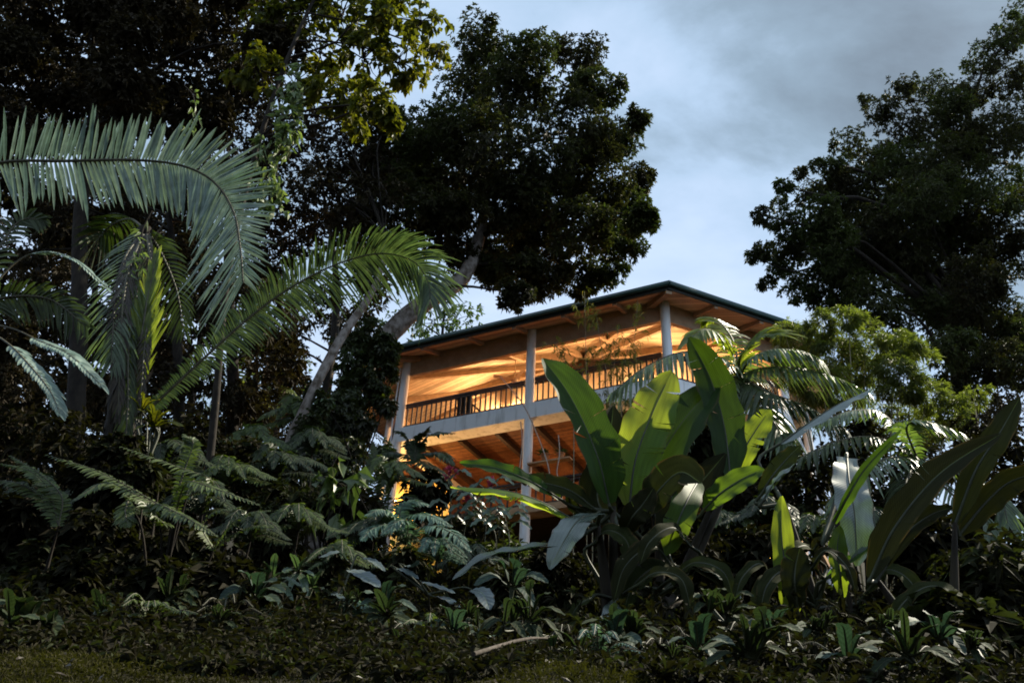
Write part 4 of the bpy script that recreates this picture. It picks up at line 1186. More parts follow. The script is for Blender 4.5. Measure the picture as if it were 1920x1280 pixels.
# low palm at the right, mostly hidden, with pale leaflets
b5 = at_ground(1730, 11.5)
pal5 = empty('low_palm', b5, 'low palm of narrow grey leaflets between banana leaves at right', 'palm')
c5 = P(1720, 860, 11.5)
mb = MB(); tube(mb, [b5, c5], [0.09, 0.06], 9, 8, 0.05); mb.build('trunk', 'bark_dark', pal5, True)
for pts, mt, ln in (([(1720, 860, 11.5), (1700, 800, 11.2), (1740, 790, 11), (1800, 810, 10.8)], 'palm_silver', 55), ([(1720, 860, 11.5), (1640, 820, 11.3), (1560, 830, 11.2), (1500, 860, 11.1)], 'palm_dark', 60), ([(1720, 860, 11.5), (1660, 860, 11), (1600, 900, 10.8), (1560, 950, 10.7)], 'palm_silver', 55), ([(1720, 860, 11.5), (1700, 900, 11), (1690, 950, 10.8), (1640, 1010, 10.7)], 'palm_dark', 60), ([(1720, 860, 11.5), (1800, 880, 11.2), (1870, 920, 11), (1890, 980, 10.9)], 'palm_silver', 55), ([(1720, 860, 11.5), (1790, 930, 11), (1840, 960, 10.8), (1860, 1010, 10.8)], 'palm_silver', 45), ([(1720, 860, 11.5), (1660, 780, 11.5), (1600, 770, 11.4), (1540, 790, 11.3)], 'palm_silver', 55)):
    frond(pal5, pts, 34, (ln, ln), 6, mt, ang=(58, 58), nhint=UPN, droop=0.6)

# ================================================================== BAMBOO
def bamboo(label, stems, leaf=(0.15, 0.022), nl=26, thick=0.014):
    base = at_ground(stems[0][0][0], stems[0][0][2])
    root = empty('bamboo', base, label, 'bamboo', 'bamboo clumps by the house')
    cb, sb_ = MB(), MB()
    for ln in stems:
        g0 = at_ground(ln[0][0], ln[0][2])
        c = curve([g0] + [P(*p) for p in ln], 30)
        tube(sb_, c, [thick, thick * 0.4], 5)
        tp = []
        for q in range(nl):
            i_ = int(30 * (0.45 + 0.55 * random.random())); i_ = min(i_, 29)
            tp.append(c[i_] + rng.normal(0, 0.16, 3))
        tp = np.array(tp)
        rosettes(cb, tp, nrm(rng.standard_normal((len(tp), 3)) * np.array([1, 1, 0.5]) + np.array([0, 0, -0.1])), 6, leaf[0], leaf[1], (10, 70), 0.5)
    sb_.build('culms', 'culm', root, True)
    cb.build('foliage', 'bamboo', root)
    return root


bamboo('thin bamboo stems rising in front of the right half of the deck', [[(1100, 760, 20), (1098, 640, 20), (1096, 545, 20)], [(1140, 740, 20), (1128, 660, 20), (1118, 590, 20)], [(1150, 760, 20), (1152, 680, 20), (1160, 610, 20)], [(1200, 740, 20), (1190, 650, 20), (1196, 560, 20)], [(1165, 740, 20), (1170, 690, 20), (1180, 640, 20)], [(1075, 750, 20), (1060, 680, 20), (1040, 640, 20)]], nl=34, leaf=(0.19, 0.03))
bamboo('low tuft of bamboo before the deck edge between banana leaves', [[(1130, 790, 19), (1120, 760, 19), (1105, 740, 19)], [(1150, 790, 19), (1150, 760, 19), (1148, 735, 19)], [(1165, 790, 19), (1175, 760, 19), (1190, 745, 19)], [(1110, 790, 19), (1100, 775, 19), (1085, 760, 19)]], nl=40)
# feathery bamboo mound at right
root = empty('bamboo', at_ground(1620, 17), 'large feathery yellow green bamboo mound at the foot of the right tree', 'bamboo', 'bamboo clumps by the house')
cb, sb_ = MB(), MB()
for (px, py, rp, n) in ((1500, 640, 45, 330), (1540, 610, 40, 280), (1590, 595, 32, 170), (1560, 660, 55, 420), (1620, 650, 55, 380), (1680, 650, 50, 320), (1720, 665, 38, 180), (1620, 710, 65, 420), (1690, 710, 60, 360), (1540, 720, 60, 380), (1740, 740, 48, 220), (1790, 770, 42, 170), (1480, 690, 45, 260), (1660, 770, 60, 260), (1750, 790, 55, 200), (1470, 615, 26, 90), (1830, 740, 30, 70)):
    c = P(px, py, 17 + random.uniform(-1, 1)); r = rp * mpp(c)
    pts, dr, cs_ = clump_points(c, r, n, (1, 1, 0.8), 12, 0.35, 0.25)
    rosettes(cb, pts, nrm(dr * np.array([1, 1, 0.4])), 7, 0.17, 0.026, (15, 80), 0.45, tone=np.full(len(pts), random.uniform(0.2, 0.9)))
    g0 = at_ground(1620 + (px - 1620) * 0.35, 17)
    tube(sb_, [g0, g0 * 0.4 + c * 0.6 + UP * 0.4, c], [0.025, 0.006], 5, 12)
sb_.build('culms', 'culm', root, True); cb.build('foliage', 'bamboo', root)

# ================================================================== BANANAS
gb = at_ground(1175, 9.6)
ban = empty('banana_plant', gb, 'big banana clump with broad paddle leaves in front of the house', 'banana plant', 'banana plants')
mb = MB()
for (px, Y, tx, ty) in ((1165, 9.6, 1150, 950), (1190, 9.7, 1190, 950), (1215, 9.8, 1225, 950), (1140, 9.5, 1120, 980), (1240, 9.9, 1330, 960), (1230, 10.0, 1365, 910)):
    g_ = at_ground(px, Y); tube(mb, [g_, g_ * 0.5 + P(tx, ty, Y) * 0.5 + rng.normal(0, 0.03, 3), P(tx, ty, Y)], [0.075, 0.06, 0.035], 9, 12)
mb.build('stem', 'stem_brown', ban, True)
A = P(1150, 960, 9.6); B_ = P(1190, 960, 9.7); C_ = P(1225, 960, 9.8); D_ = P(1365, 920, 10.0); E_ = P(1120, 985, 9.5)
AWAY = nrm([0, 0.8, 0.45])
blade(ban, [(1142, 945, 9.5), (1118, 850, 9.4), (1070, 745, 9.5), (1018, 672, 9.7)], 120, 'banana', nh=nrm([0.35, -0.85, -0.2]), fold=0.42, tears=3, tear=0.02, petiole=A, tone=0.2, asym=(1.0, 0.85))
blade(ban, [(1180, 950, 9.7), (1192, 860, 9.7), (1225, 770, 9.8), (1260, 697, 10.0)], 112, 'banana', nh=nrm([-0.1, -0.95, -0.1]), fold=0.12, tears=6, tear=0.07, petiole=B_, tone=0.97, wave=0.03)
blade(ban, [(1195, 960, 9.9), (1225, 880, 9.9), (1280, 790, 10.0), (1346, 716, 10.2)], 118, 'banana', nh=nrm([-0.3, -0.9, -0.1]), fold=0.3, tears=3, tear=0.02, petiole=C_, tone=0.08)
blade(ban, [(1370, 900, 10.0), (1358, 800, 10.1), (1332, 710, 10.1), (1292, 632, 9.8)], 98, 'banana', nh=nrm([0.15, -0.95, -0.2]), fold=0.25, tears=3, tear=0.03, petiole=D_, tone=0.05)
blade(ban, [(1378, 900, 10.1), (1392, 850, 10.1), (1418, 805, 10.15), (1444, 768, 10.2)], 62, 'banana', nh=nrm([-0.2, -0.95, 0]), fold=0.15, tears=4, tear=0.12, petiole=D_, tone=0.8)
blade(ban, [(1320, 955, 9.7), (1350, 925, 9.6), (1390, 898, 9.6), (1432, 878, 9.6)], 58, 'banana', nh=nrm([0.1, -0.85, 0.3]), fold=0.2, tears=1, petiole=C_, tone=0.55)
blade(ban, [(1050, 935, 9.4), (990, 900, 9.3), (925, 876, 9.3), (862, 868, 9.3)], 44, 'banana', nh=nrm([0.1, -0.8, 0.4]), fold=0.15, tears=1, petiole=A, tone=0.5, basew=0.4)
blade(ban, [(1072, 972, 9.3), (1010, 938, 9.2), (940, 918, 9.1), (845, 912, 9.0)], 62, 'banana', nh=nrm([0.0, -0.25, 1.0]), fold=-0.5, tears=5, tear=0.10, petiole=E_, tone=0.9, basew=0.5)
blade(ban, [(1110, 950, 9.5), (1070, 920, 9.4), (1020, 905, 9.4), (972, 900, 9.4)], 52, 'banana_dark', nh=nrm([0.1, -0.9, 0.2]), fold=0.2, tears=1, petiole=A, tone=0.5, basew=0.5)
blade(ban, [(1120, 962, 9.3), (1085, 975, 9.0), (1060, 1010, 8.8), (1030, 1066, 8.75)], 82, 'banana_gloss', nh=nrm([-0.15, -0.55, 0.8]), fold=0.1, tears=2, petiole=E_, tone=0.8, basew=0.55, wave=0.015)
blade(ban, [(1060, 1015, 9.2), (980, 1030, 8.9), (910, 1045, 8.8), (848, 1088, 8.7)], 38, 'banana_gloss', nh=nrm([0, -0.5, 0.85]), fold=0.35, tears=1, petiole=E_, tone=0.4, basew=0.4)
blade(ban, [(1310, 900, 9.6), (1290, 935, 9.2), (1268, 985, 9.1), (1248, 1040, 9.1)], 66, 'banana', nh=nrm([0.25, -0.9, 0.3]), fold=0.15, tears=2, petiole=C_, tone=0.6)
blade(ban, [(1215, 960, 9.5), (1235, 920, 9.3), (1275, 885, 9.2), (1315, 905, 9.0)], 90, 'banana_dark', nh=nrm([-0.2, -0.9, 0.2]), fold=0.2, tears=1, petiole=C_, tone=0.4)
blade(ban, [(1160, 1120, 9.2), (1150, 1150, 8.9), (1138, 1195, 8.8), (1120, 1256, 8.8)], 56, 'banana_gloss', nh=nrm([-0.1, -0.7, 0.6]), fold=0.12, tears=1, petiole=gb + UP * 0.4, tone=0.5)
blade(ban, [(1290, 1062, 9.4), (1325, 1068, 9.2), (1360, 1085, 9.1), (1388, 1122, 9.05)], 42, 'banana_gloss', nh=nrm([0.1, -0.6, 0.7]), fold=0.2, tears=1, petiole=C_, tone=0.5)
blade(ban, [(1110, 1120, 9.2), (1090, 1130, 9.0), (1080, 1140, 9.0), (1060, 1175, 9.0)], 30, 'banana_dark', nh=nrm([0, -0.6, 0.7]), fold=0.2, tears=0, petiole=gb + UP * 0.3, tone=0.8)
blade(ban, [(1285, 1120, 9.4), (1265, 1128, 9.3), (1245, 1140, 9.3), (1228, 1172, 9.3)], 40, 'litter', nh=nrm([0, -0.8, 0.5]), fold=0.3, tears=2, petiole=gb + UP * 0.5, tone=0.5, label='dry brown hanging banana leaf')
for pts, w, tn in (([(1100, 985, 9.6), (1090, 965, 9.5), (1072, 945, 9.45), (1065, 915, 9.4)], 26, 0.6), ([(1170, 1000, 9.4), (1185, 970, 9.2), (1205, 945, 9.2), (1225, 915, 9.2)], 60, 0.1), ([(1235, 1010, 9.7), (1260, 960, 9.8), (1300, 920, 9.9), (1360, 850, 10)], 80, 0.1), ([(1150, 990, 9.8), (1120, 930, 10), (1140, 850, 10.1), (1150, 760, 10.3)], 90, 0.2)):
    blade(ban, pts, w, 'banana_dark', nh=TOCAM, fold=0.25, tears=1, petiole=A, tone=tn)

for q in range(9):
    x0 = random.uniform(1090, 1330); y0 = random.uniform(1010, 1120); dr_ = random.choice((-1, 1)); ln = random.uniform(70, 130); yy_ = random.uniform(8.8, 9.6)
    blade(ban, [(x0, y0, yy_), (x0 + dr_ * ln * 0.35, y0 - ln * random.uniform(0.2, 0.5), yy_ - 0.2), (x0 + dr_ * ln * 0.8, y0 - ln * 0.1, yy_ - 0.35), (x0 + dr_ * ln, y0 + ln * random.uniform(0.3, 0.8), yy_ - 0.4)], random.uniform(34, 62), 'banana_dark', nh=nrm([0, -0.75, 0.5]), fold=0.2, tears=2, petiole=at_ground(1180 + (x0 - 1200) * 0.4, 9.7) + UP * 0.3, tone=random.random(), basew=0.4)
gc = at_ground(1510, 9.0)
ban2 = empty('banana_plant', gc, 'banana clump right of centre with one upright leaf and one hanging white shining leaf', 'banana plant', 'banana plants')
mb = MB()
for (px, Y, tx, ty) in ((1500, 9.0, 1495, 1120), (1520, 9.1, 1470, 940), (1560, 9.2, 1585, 1030), (1540, 9.2, 1575, 870)):
    g_ = at_ground(px, Y); tube(mb, [g_, g_ * 0.5 + P(tx, ty, Y) * 0.5, P(tx, ty, Y)], [0.06, 0.05, 0.025], 9, 12)
mb.build('stem', 'stem_brown', ban2, True)
c1 = P(1495, 1130, 9.0); c2 = P(1470, 945, 9.1); c3 = P(1580, 900, 9.2)
blade(ban2, [(1492, 1185, 8.6), (1478, 1100, 8.5), (1466, 1010, 8.5), (1465, 930, 8.55)], 58, 'banana', nh=nrm([0.1, -0.95, 0.1]), fold=0.15, tears=2, petiole=gc + UP * 0.2, tone=0.85, basew=0.35)
blade(ban2, [(1495, 1140, 8.4), (1490, 1095, 8.3), (1492, 1060, 8.3), (1500, 1026, 8.3)], 70, 'banana_dark', nh=nrm([0.1, -0.95, 0.1]), fold=0.1, tears=1, petiole=gc + UP * 0.2, tone=0.3, basew=0.6)
blade(ban2, [(1588, 858, 9.3), (1592, 900, 9.0), (1603, 970, 8.8), (1608, 1060, 8.8)], 84, 'banana_gloss', nh=nrm([0.05, -0.8, 0.6]), fold=0.1, tears=0, petiole=c3, tone=1.0, basew=0.6, wave=0.035)
blade(ban2, [(1580, 1120, 8.8), (1575, 1075, 8.7), (1570, 1030, 8.7), (1575, 985, 8.7)], 50, 'banana', nh=nrm([0.1, -0.95, 0]), fold=0.15, tears=1, petiole=gc + UP * 0.4, tone=0.7)
blade(ban2, [(1462, 832, 10.0), (1520, 790, 10.0), (1575, 756, 10.0), (1636, 728, 10.0)], 58, 'banana_gloss', nh=nrm([-0.2, -0.3, 0.95]), fold=-0.45, tears=2, petiole=c2, tone=1.0, basew=0.5)
blade(ban2, [(1563, 980, 8.6), (1590, 930, 8.5), (1625, 875, 8.5), (1690, 805, 8.5)], 30, 'banana', nh=nrm([0.4, -0.8, 0.3]), fold=0.5, tears=0, petiole=c3, tone=0.3, basew=0.5)
blade(ban2, [(1425, 930, 9.4), (1450, 890, 9.3), (1475, 860, 9.3), (1500, 835, 9.3)], 46, 'banana_dark', nh=nrm([-0.2, -0.9, 0.2]), fold=0.2, tears=1, petiole=c2, tone=0.8)
blade(ban2, [(1430, 940, 9.0), (1445, 915, 8.95), (1460, 895, 8.9), (1490, 870, 8.9)], 22, 'banana_gloss', nh=nrm([0, -0.5, 0.85]), fold=0.2, tears=0, petiole=c2, tone=0.7)
blade(ban2, [(1540, 1090, 8.9), (1580, 1060, 8.8), (1620, 1030, 8.8), (1650, 1010, 8.8)], 20, 'banana', nh=nrm([0.2, -0.7, 0.6]), fold=0.3, tears=0, petiole=gc + UP * 0.4, tone=0.5)

for q in range(8):
    x0 = random.uniform(1440, 1640); y0 = random.uniform(1040, 1130); dr_ = random.choice((-1, 1)); ln = random.uniform(60, 110); yy_ = random.uniform(8.6, 9.4)
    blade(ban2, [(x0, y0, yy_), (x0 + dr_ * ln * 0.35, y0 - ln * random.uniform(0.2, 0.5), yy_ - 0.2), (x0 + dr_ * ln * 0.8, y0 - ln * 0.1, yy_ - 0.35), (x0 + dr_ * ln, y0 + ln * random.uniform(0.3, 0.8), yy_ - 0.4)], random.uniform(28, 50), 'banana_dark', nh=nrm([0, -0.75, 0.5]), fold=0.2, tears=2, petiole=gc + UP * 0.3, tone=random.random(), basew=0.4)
gd = at_ground(1700, 7.4)
ban3 = empty('banana_plant', gd, 'shaded banana clump at the right edge with long dark leaves', 'banana plant', 'banana plants')
mb = MB()
for (px, Y, tx, ty) in ((1690, 7.4, 1640, 1080), (1740, 7.5, 1790, 980), (1715, 7.3, 1660, 1170)):
    g_ = at_ground(px, Y); tube(mb, [g_, g_ * 0.5 + P(tx, ty, Y) * 0.5, P(tx, ty, Y)], [0.05, 0.04, 0.02], 9, 12)
mb.build('stem', 'stem_brown', ban3, True)
d1 = P(1640, 1090, 7.4); d2 = P(1790, 985, 7.5)
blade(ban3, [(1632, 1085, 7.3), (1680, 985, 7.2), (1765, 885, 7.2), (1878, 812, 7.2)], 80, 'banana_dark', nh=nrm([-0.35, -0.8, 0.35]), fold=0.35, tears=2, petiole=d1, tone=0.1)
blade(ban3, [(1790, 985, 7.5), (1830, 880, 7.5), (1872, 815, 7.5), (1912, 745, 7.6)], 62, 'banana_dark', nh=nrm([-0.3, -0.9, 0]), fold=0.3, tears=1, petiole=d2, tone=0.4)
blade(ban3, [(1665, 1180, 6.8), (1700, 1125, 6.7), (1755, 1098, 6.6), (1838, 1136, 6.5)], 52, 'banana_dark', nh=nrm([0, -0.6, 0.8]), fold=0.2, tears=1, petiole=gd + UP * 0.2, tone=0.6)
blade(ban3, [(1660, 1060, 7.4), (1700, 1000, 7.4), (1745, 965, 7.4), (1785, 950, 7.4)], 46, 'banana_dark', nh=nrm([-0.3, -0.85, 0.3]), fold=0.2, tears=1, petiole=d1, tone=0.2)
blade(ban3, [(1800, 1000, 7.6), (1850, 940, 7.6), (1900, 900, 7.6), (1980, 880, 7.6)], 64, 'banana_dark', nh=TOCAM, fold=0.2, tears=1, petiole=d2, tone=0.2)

# ================================================================== FERNS, SHRUBS, BROAD LEAVES
def free_fern(label, arcs, root_pt, mat='fern', l=24, w=5, name='fern', cat='fern', n=34, group=None, droop=0.35, ang=(60, 60)):
    root = empty(name, root_pt, label, cat, group)
    for a in arcs:
        frond(root, a, n, (l, l), w, mat, ang=ang, nhint=nrm([0, -0.55, 0.8]), droop=droop, rr=(0.008, 0.003), segs=3, jitter=0.10,
              prof=lambda v, q: np.interp(v, [0, 0.2, 0.6, 1], [0.5, 0.9, 1, 0.2]), rachis='rachis')
    sb_ = MB()
    for a in arcs:
        p0 = P(*a[0])
        tube(sb_, [np.asarray(root_pt) + rng.normal(0, 0.03, 3), np.asarray(root_pt) * 0.4 + p0 * 0.6 + UP * 0.1, p0], [0.014, 0.008], 5, 10)
    sb_.build('stem', 'bark_dark', root, True)
    return root


YF = 7.6
free_fern('feathery shrub with long yellow green sprays below the fibrous palm',
          [[(330, 965, YF), (240, 912, YF - .1), (170, 878, YF - .2), (88, 853, YF - .3)], [(335, 965, YF), (270, 935, YF - .2), (200, 905, YF - .3), (138, 938, YF - .5)], [(330, 940, YF), (400, 905, YF - .1), (320, 870, YF - .2), (228, 838, YF - .3)],
           [(330, 960, YF), (350, 905, YF - .3), (400, 915, YF - .4), (482, 945, YF - .5)], [(300, 985, YF), (290, 945, YF - .3), (340, 965, YF - .5), (405, 1003, YF - .6)], [(320, 985, YF), (300, 975, YF - .3), (270, 942, YF - .4), (235, 930, YF - .5)],
           [(330, 930, YF), (350, 870, YF), (362, 830, YF), (345, 815, YF)], [(350, 930, YF), (390, 880, YF - .1), (430, 870, YF - .2)], [(240, 940, YF), (235, 960, YF - .3), (240, 985, YF - .4)]],
          at_ground(330, YF + 0.2), 'fern', 26, 6.5, 'feathery_shrub', 'shrub')
free_fern('feathery shrub whose dim sprays reach in at the left edge', [[(110, 985, YF), (90, 915, YF), (50, 880, YF - .1), (5, 870, YF - .2)], [(110, 985, YF), (80, 935, YF), (30, 905, YF), (-30, 900, YF)], [(110, 985, YF), (115, 930, YF), (70, 885, YF), (20, 855, YF)]], at_ground(110, YF + .2), 'fern', 24, 6, 'feathery_shrub', 'shrub')
free_fern('fern with two flat green fronds beside the feathery shrub', [[(400, 1030, 8.4), (430, 985, 8.3), (465, 962, 8.2), (505, 957, 8.1)], [(400, 1030, 8.4), (440, 1000, 8.3), (480, 985, 8.2), (510, 988, 8.1)], [(400, 1030, 8.4), (380, 990, 8.3), (400, 960, 8.2), (450, 950, 8.1)]], at_ground(400, 8.5), 'fern', 20, 5)
free_fern('tree fern fronds glowing in lamplight left of the slender trunk', [[(470, 800, 26), (440, 740, 25.8), (470, 700, 25.6), (545, 700, 25.4)], [(470, 800, 26), (450, 770, 25.8), (490, 755, 25.6), (540, 770, 25.4)], [(470, 800, 26), (460, 700, 25.8), (465, 660, 25.6), (480, 640, 25.4)], [(470, 800, 26), (420, 760, 25.8), (380, 770, 25.6), (350, 800, 25.4)], [(470, 800, 26), (500, 730, 25.6), (530, 725, 25.4), (560, 745, 25.4)]], at_ground(470, 26.2), 'palm_lime', 26, 5.5, 'tree_fern', 'tree fern')
free_fern('dark fern tree silhouetted against the orange beam below the deck', [[(778, 862, 17), (790, 830, 17), (815, 812, 16.8), (850, 812, 16.6)], [(778, 862, 17), (770, 832, 17), (755, 812, 16.8), (742, 808, 16.6)], [(778, 862, 17), (800, 850, 17), (830, 850, 16.8), (850, 870, 16.6)], [(778, 862, 17), (750, 850, 17), (720, 850, 16.8), (690, 872, 16.6)], [(778, 862, 17), (780, 835, 17), (790, 815, 16.8), (806, 800, 16.6)], [(778, 862, 17), (800, 870, 16.6), (830, 890, 16.2), (850, 925, 16)], [(778, 862, 17), (750, 870, 16.6), (725, 890, 16.2), (705, 920, 16)]], at_ground(775, 17.3), 'palm_dark', 24, 6, 'tree_fern', 'tree fern')
free_fern('upright dark fern in front of the orange glow at the left corner of the house', [[(703, 1000, 15), (703, 930, 15), (702, 870, 15), (700, 830, 15)], [(703, 1000, 15), (690, 930, 15), (670, 890, 14.8), (650, 880, 14.6)], [(703, 1000, 15), (720, 930, 15), (740, 900, 14.8), (765, 890, 14.6)], [(703, 1000, 15), (725, 950, 14.8), (760, 930, 14.6), (800, 945, 14.4)]], at_ground(703, 15.2), 'palm_dark', 24, 5, droop=0.2)
free_fern('bright teal fern spreading across below the house', [[(760, 1020, 11), (740, 970, 10.8), (715, 955, 10.6), (690, 965, 10.4)], [(760, 1020, 11), (770, 970, 10.8), (800, 965, 10.6), (845, 985, 10.4)], [(760, 1020, 11), (750, 960, 11), (770, 940, 11), (800, 945, 11)], [(760, 1020, 11), (735, 985, 10.6), (700, 990, 10.4), (680, 1010, 10.2)], [(760, 1020, 11), (800, 985, 10.5), (850, 1000, 10.2), (880, 1030, 10)], [(760, 1020, 11), (765, 985, 10.4), (750, 975, 10.2), (720, 1000, 10)]], at_ground(760, 11.2), 'fern_teal', 30, 6)
free_fern('small teal fern by the log near the bottom', [[(940, 1230, 7), (950, 1200, 6.9), (930, 1192, 6.8), (880, 1208, 6.7)], [(940, 1230, 7), (955, 1195, 6.9), (980, 1192, 6.8), (1010, 1200, 6.7)], [(940, 1230, 7), (945, 1190, 7), (960, 1180, 7), (985, 1185, 7)], [(940, 1230, 7), (920, 1190, 6.9), (890, 1188, 6.8), (865, 1200, 6.7)]], at_ground(940, 7.1), 'fern_teal', 16, 4)
free_fern('dull brown fern drooping over the lawn edge', [[(640, 1180, 6.6), (645, 1200, 6.5), (665, 1215, 6.4), (680, 1245, 6.3)], [(640, 1180, 6.6), (620, 1190, 6.5), (600, 1200, 6.4), (585, 1225, 6.3)], [(640, 1180, 6.6), (660, 1185, 6.5), (690, 1195, 6.4), (705, 1220, 6.3)], [(640, 1180, 6.6), (630, 1165, 6.5), (610, 1165, 6.4), (580, 1180, 6.3)]], at_ground(640, 6.7), 'under', 18, 4)


def broad_plant(label, leaves, root_pt, mat, name='broadleaf_plant', cat='plant', group=None, holes=False):
    root = empty(name, root_pt, label, cat, group)
    cen = np.mean([P(*l_[0][0]) for l_ in leaves], axis=0)
    hub = np.asarray(root_pt) * 0.3 + cen * 0.7
    sb_ = MB(); tube(sb_, [np.asarray(root_pt), np.asarray(root_pt) * 0.6 + hub * 0.4 + rng.normal(0, 0.02, 3), hub], [0.016, 0.008], 6, 8)
    sb_.build('stem', 'stem_brown', root, True)
    for (pts, w, nh, tn) in leaves:
        blade(root, pts, w, mat, nh=nrm(nh), fold=0.15, tears=0, petiole=hub, tone=tn, n=14, m=5, basew=0.6, prw=0.008, wave=0.01)
    return root


def rosette_leaves(cx, cy, Y, n, ln, w, spread=(0, 360), rise=0.4):
    res = []
    for q in range(n):
        a = R(spread[0] + (spread[1] - spread[0]) * (q + random.uniform(-0.3, 0.3)) / n)
        dx_, dz_ = math.cos(a), math.sin(a)
        l = ln * random.uniform(0.75, 1.2)
        res.append(([(cx + dx_ * l * 0.12, cy - dz_ * l * 0.12, Y), (cx + dx_ * l * 0.5, cy - dz_ * l * 0.5 - rise * l * 0.25, Y - 0.12), (cx + dx_ * l, cy - dz_ * l + 0.1 * l, Y - 0.22)], w * random.uniform(0.85, 1.15), (random.gauss(0, 0.2), -0.55, 0.75), random.uniform(0.2, 1)))
    return res


broad_plant('glossy shrub with a whorl of long leaves at the lawn edge', rosette_leaves(510, 1085, 8.2, 10, 46, 20) + rosette_leaves(560, 1070, 8.5, 6, 40, 18) + rosette_leaves(505, 1140, 8.0, 5, 36, 17, (180, 360)), at_ground(510, 8.4), 'broad', 'whorled_shrub', 'shrub')
broad_plant('small shrub of pale green leaves right of the whorled shrub', rosette_leaves(585, 1100, 8.6, 7, 34, 16) + rosette_leaves(570, 1155, 8.2, 5, 34, 16), at_ground(585, 8.7), 'broad', 'whorled_shrub', 'shrub')
broad_plant('philodendron with one large blue grey split leaf', [([(655, 1068, 8.4), (680, 1078, 8.2), (712, 1100, 8.1)], 46, (0.1, -0.6, 0.8), 0.9), ([(625, 1130, 8.3), (640, 1120, 8.2), (660, 1140, 8.1)], 24, (0, -0.5, 0.8), 0.4), ([(608, 1118, 8.3), (630, 1115, 8.2), (658, 1130, 8.1)], 22, (0, -0.5, 0.85), 0.5), ([(650, 1050, 8.6), (635, 1035, 8.5), (600, 1045, 8.4)], 24, (0, -0.5, 0.85), 0.3), ([(680, 1045, 8.6), (700, 1052, 8.5), (722, 1070, 8.4)], 22, (0, -0.5, 0.85), 0.4)], at_ground(660, 8.6), 'broad_blue', 'philodendron', 'plant')
broad_plant('philodendron with three grey leaves below the banana clump', [([(790, 1090, 8.6), (815, 1098, 8.4), (855, 1112, 8.3)], 26, (0.1, -0.5, 0.85), 0.8), ([(815, 1118, 8.5), (835, 1122, 8.3), (862, 1138, 8.2)], 28, (0.1, -0.5, 0.85), 0.9), ([(885, 1105, 8.4), (905, 1112, 8.3), (918, 1142, 8.2)], 44, (0.1, -0.75, 0.6), 0.7), ([(745, 1065, 8.8), (760, 1070, 8.7), (785, 1085, 8.6)], 24, (0, -0.5, 0.85), 0.4), ([(760, 1060, 8.8), (775, 1062, 8.7), (785, 1050, 8.6)], 22, (0, -0.5, 0.85), 0.4)], at_ground(830, 8.8), 'broad_blue', 'philodendron', 'plant')
broad_plant('big leaf shrub of young yellow green blades below the spear frond', rosette_leaves(290, 800, 9.0, 9, 48, 17, (10, 200)) + rosette_leaves(265, 770, 9.0, 4, 40, 14, (30, 150)), at_ground(285, 9.1), 'crown_yellow', 'broadleaf_shrub', 'shrub')
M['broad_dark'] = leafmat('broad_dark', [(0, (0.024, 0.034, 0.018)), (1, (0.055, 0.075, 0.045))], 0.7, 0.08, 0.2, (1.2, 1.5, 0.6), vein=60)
M['taro'] = leafmat('taro', [(0, (0.025, 0.045, 0.032)), (1, (0.07, 0.105, 0.085))], 0.6, 0.15, 0.2, (1.1, 1.5, 0.8), vein=60)
for (px, py, Y, n_, ln_, w_, lab) in ((480, 1120, 7.6, 6, 62, 34, 'grey green taro left of the glossy whorled shrub'), (850, 1185, 6.2, 5, 56, 30, 'grey green taro by the leaning twig'), (960, 1100, 8.0, 6, 60, 30, 'grey green taro under the drooping narrow banana leaf'), (1150, 1205, 5.8, 5, 66, 32, 'grey green taro below the hanging lower banana leaf'), (1310, 1215, 5.4, 5, 66, 34, 'grey green taro right of the big banana foot'), (1450, 1190, 6.0, 5, 64, 32, 'grey green taro left of the second banana foot'), (1590, 1240, 4.9, 5, 70, 36, 'grey green taro at the bottom between the right banana clumps'), (1760, 1195, 5.6, 5, 70, 34, 'grey green taro under the drooping leaf at right'), (720, 1140, 7.2, 6, 54, 28, 'grey green taro below the split leaf philodendron')):
    broad_plant(lab, rosette_leaves(px, py, Y, n_, ln_, w_, (-30, 210), 0.9), at_ground(px, Y + 0.1), 'taro', 'taro', 'plant', 'grey green taro plants')
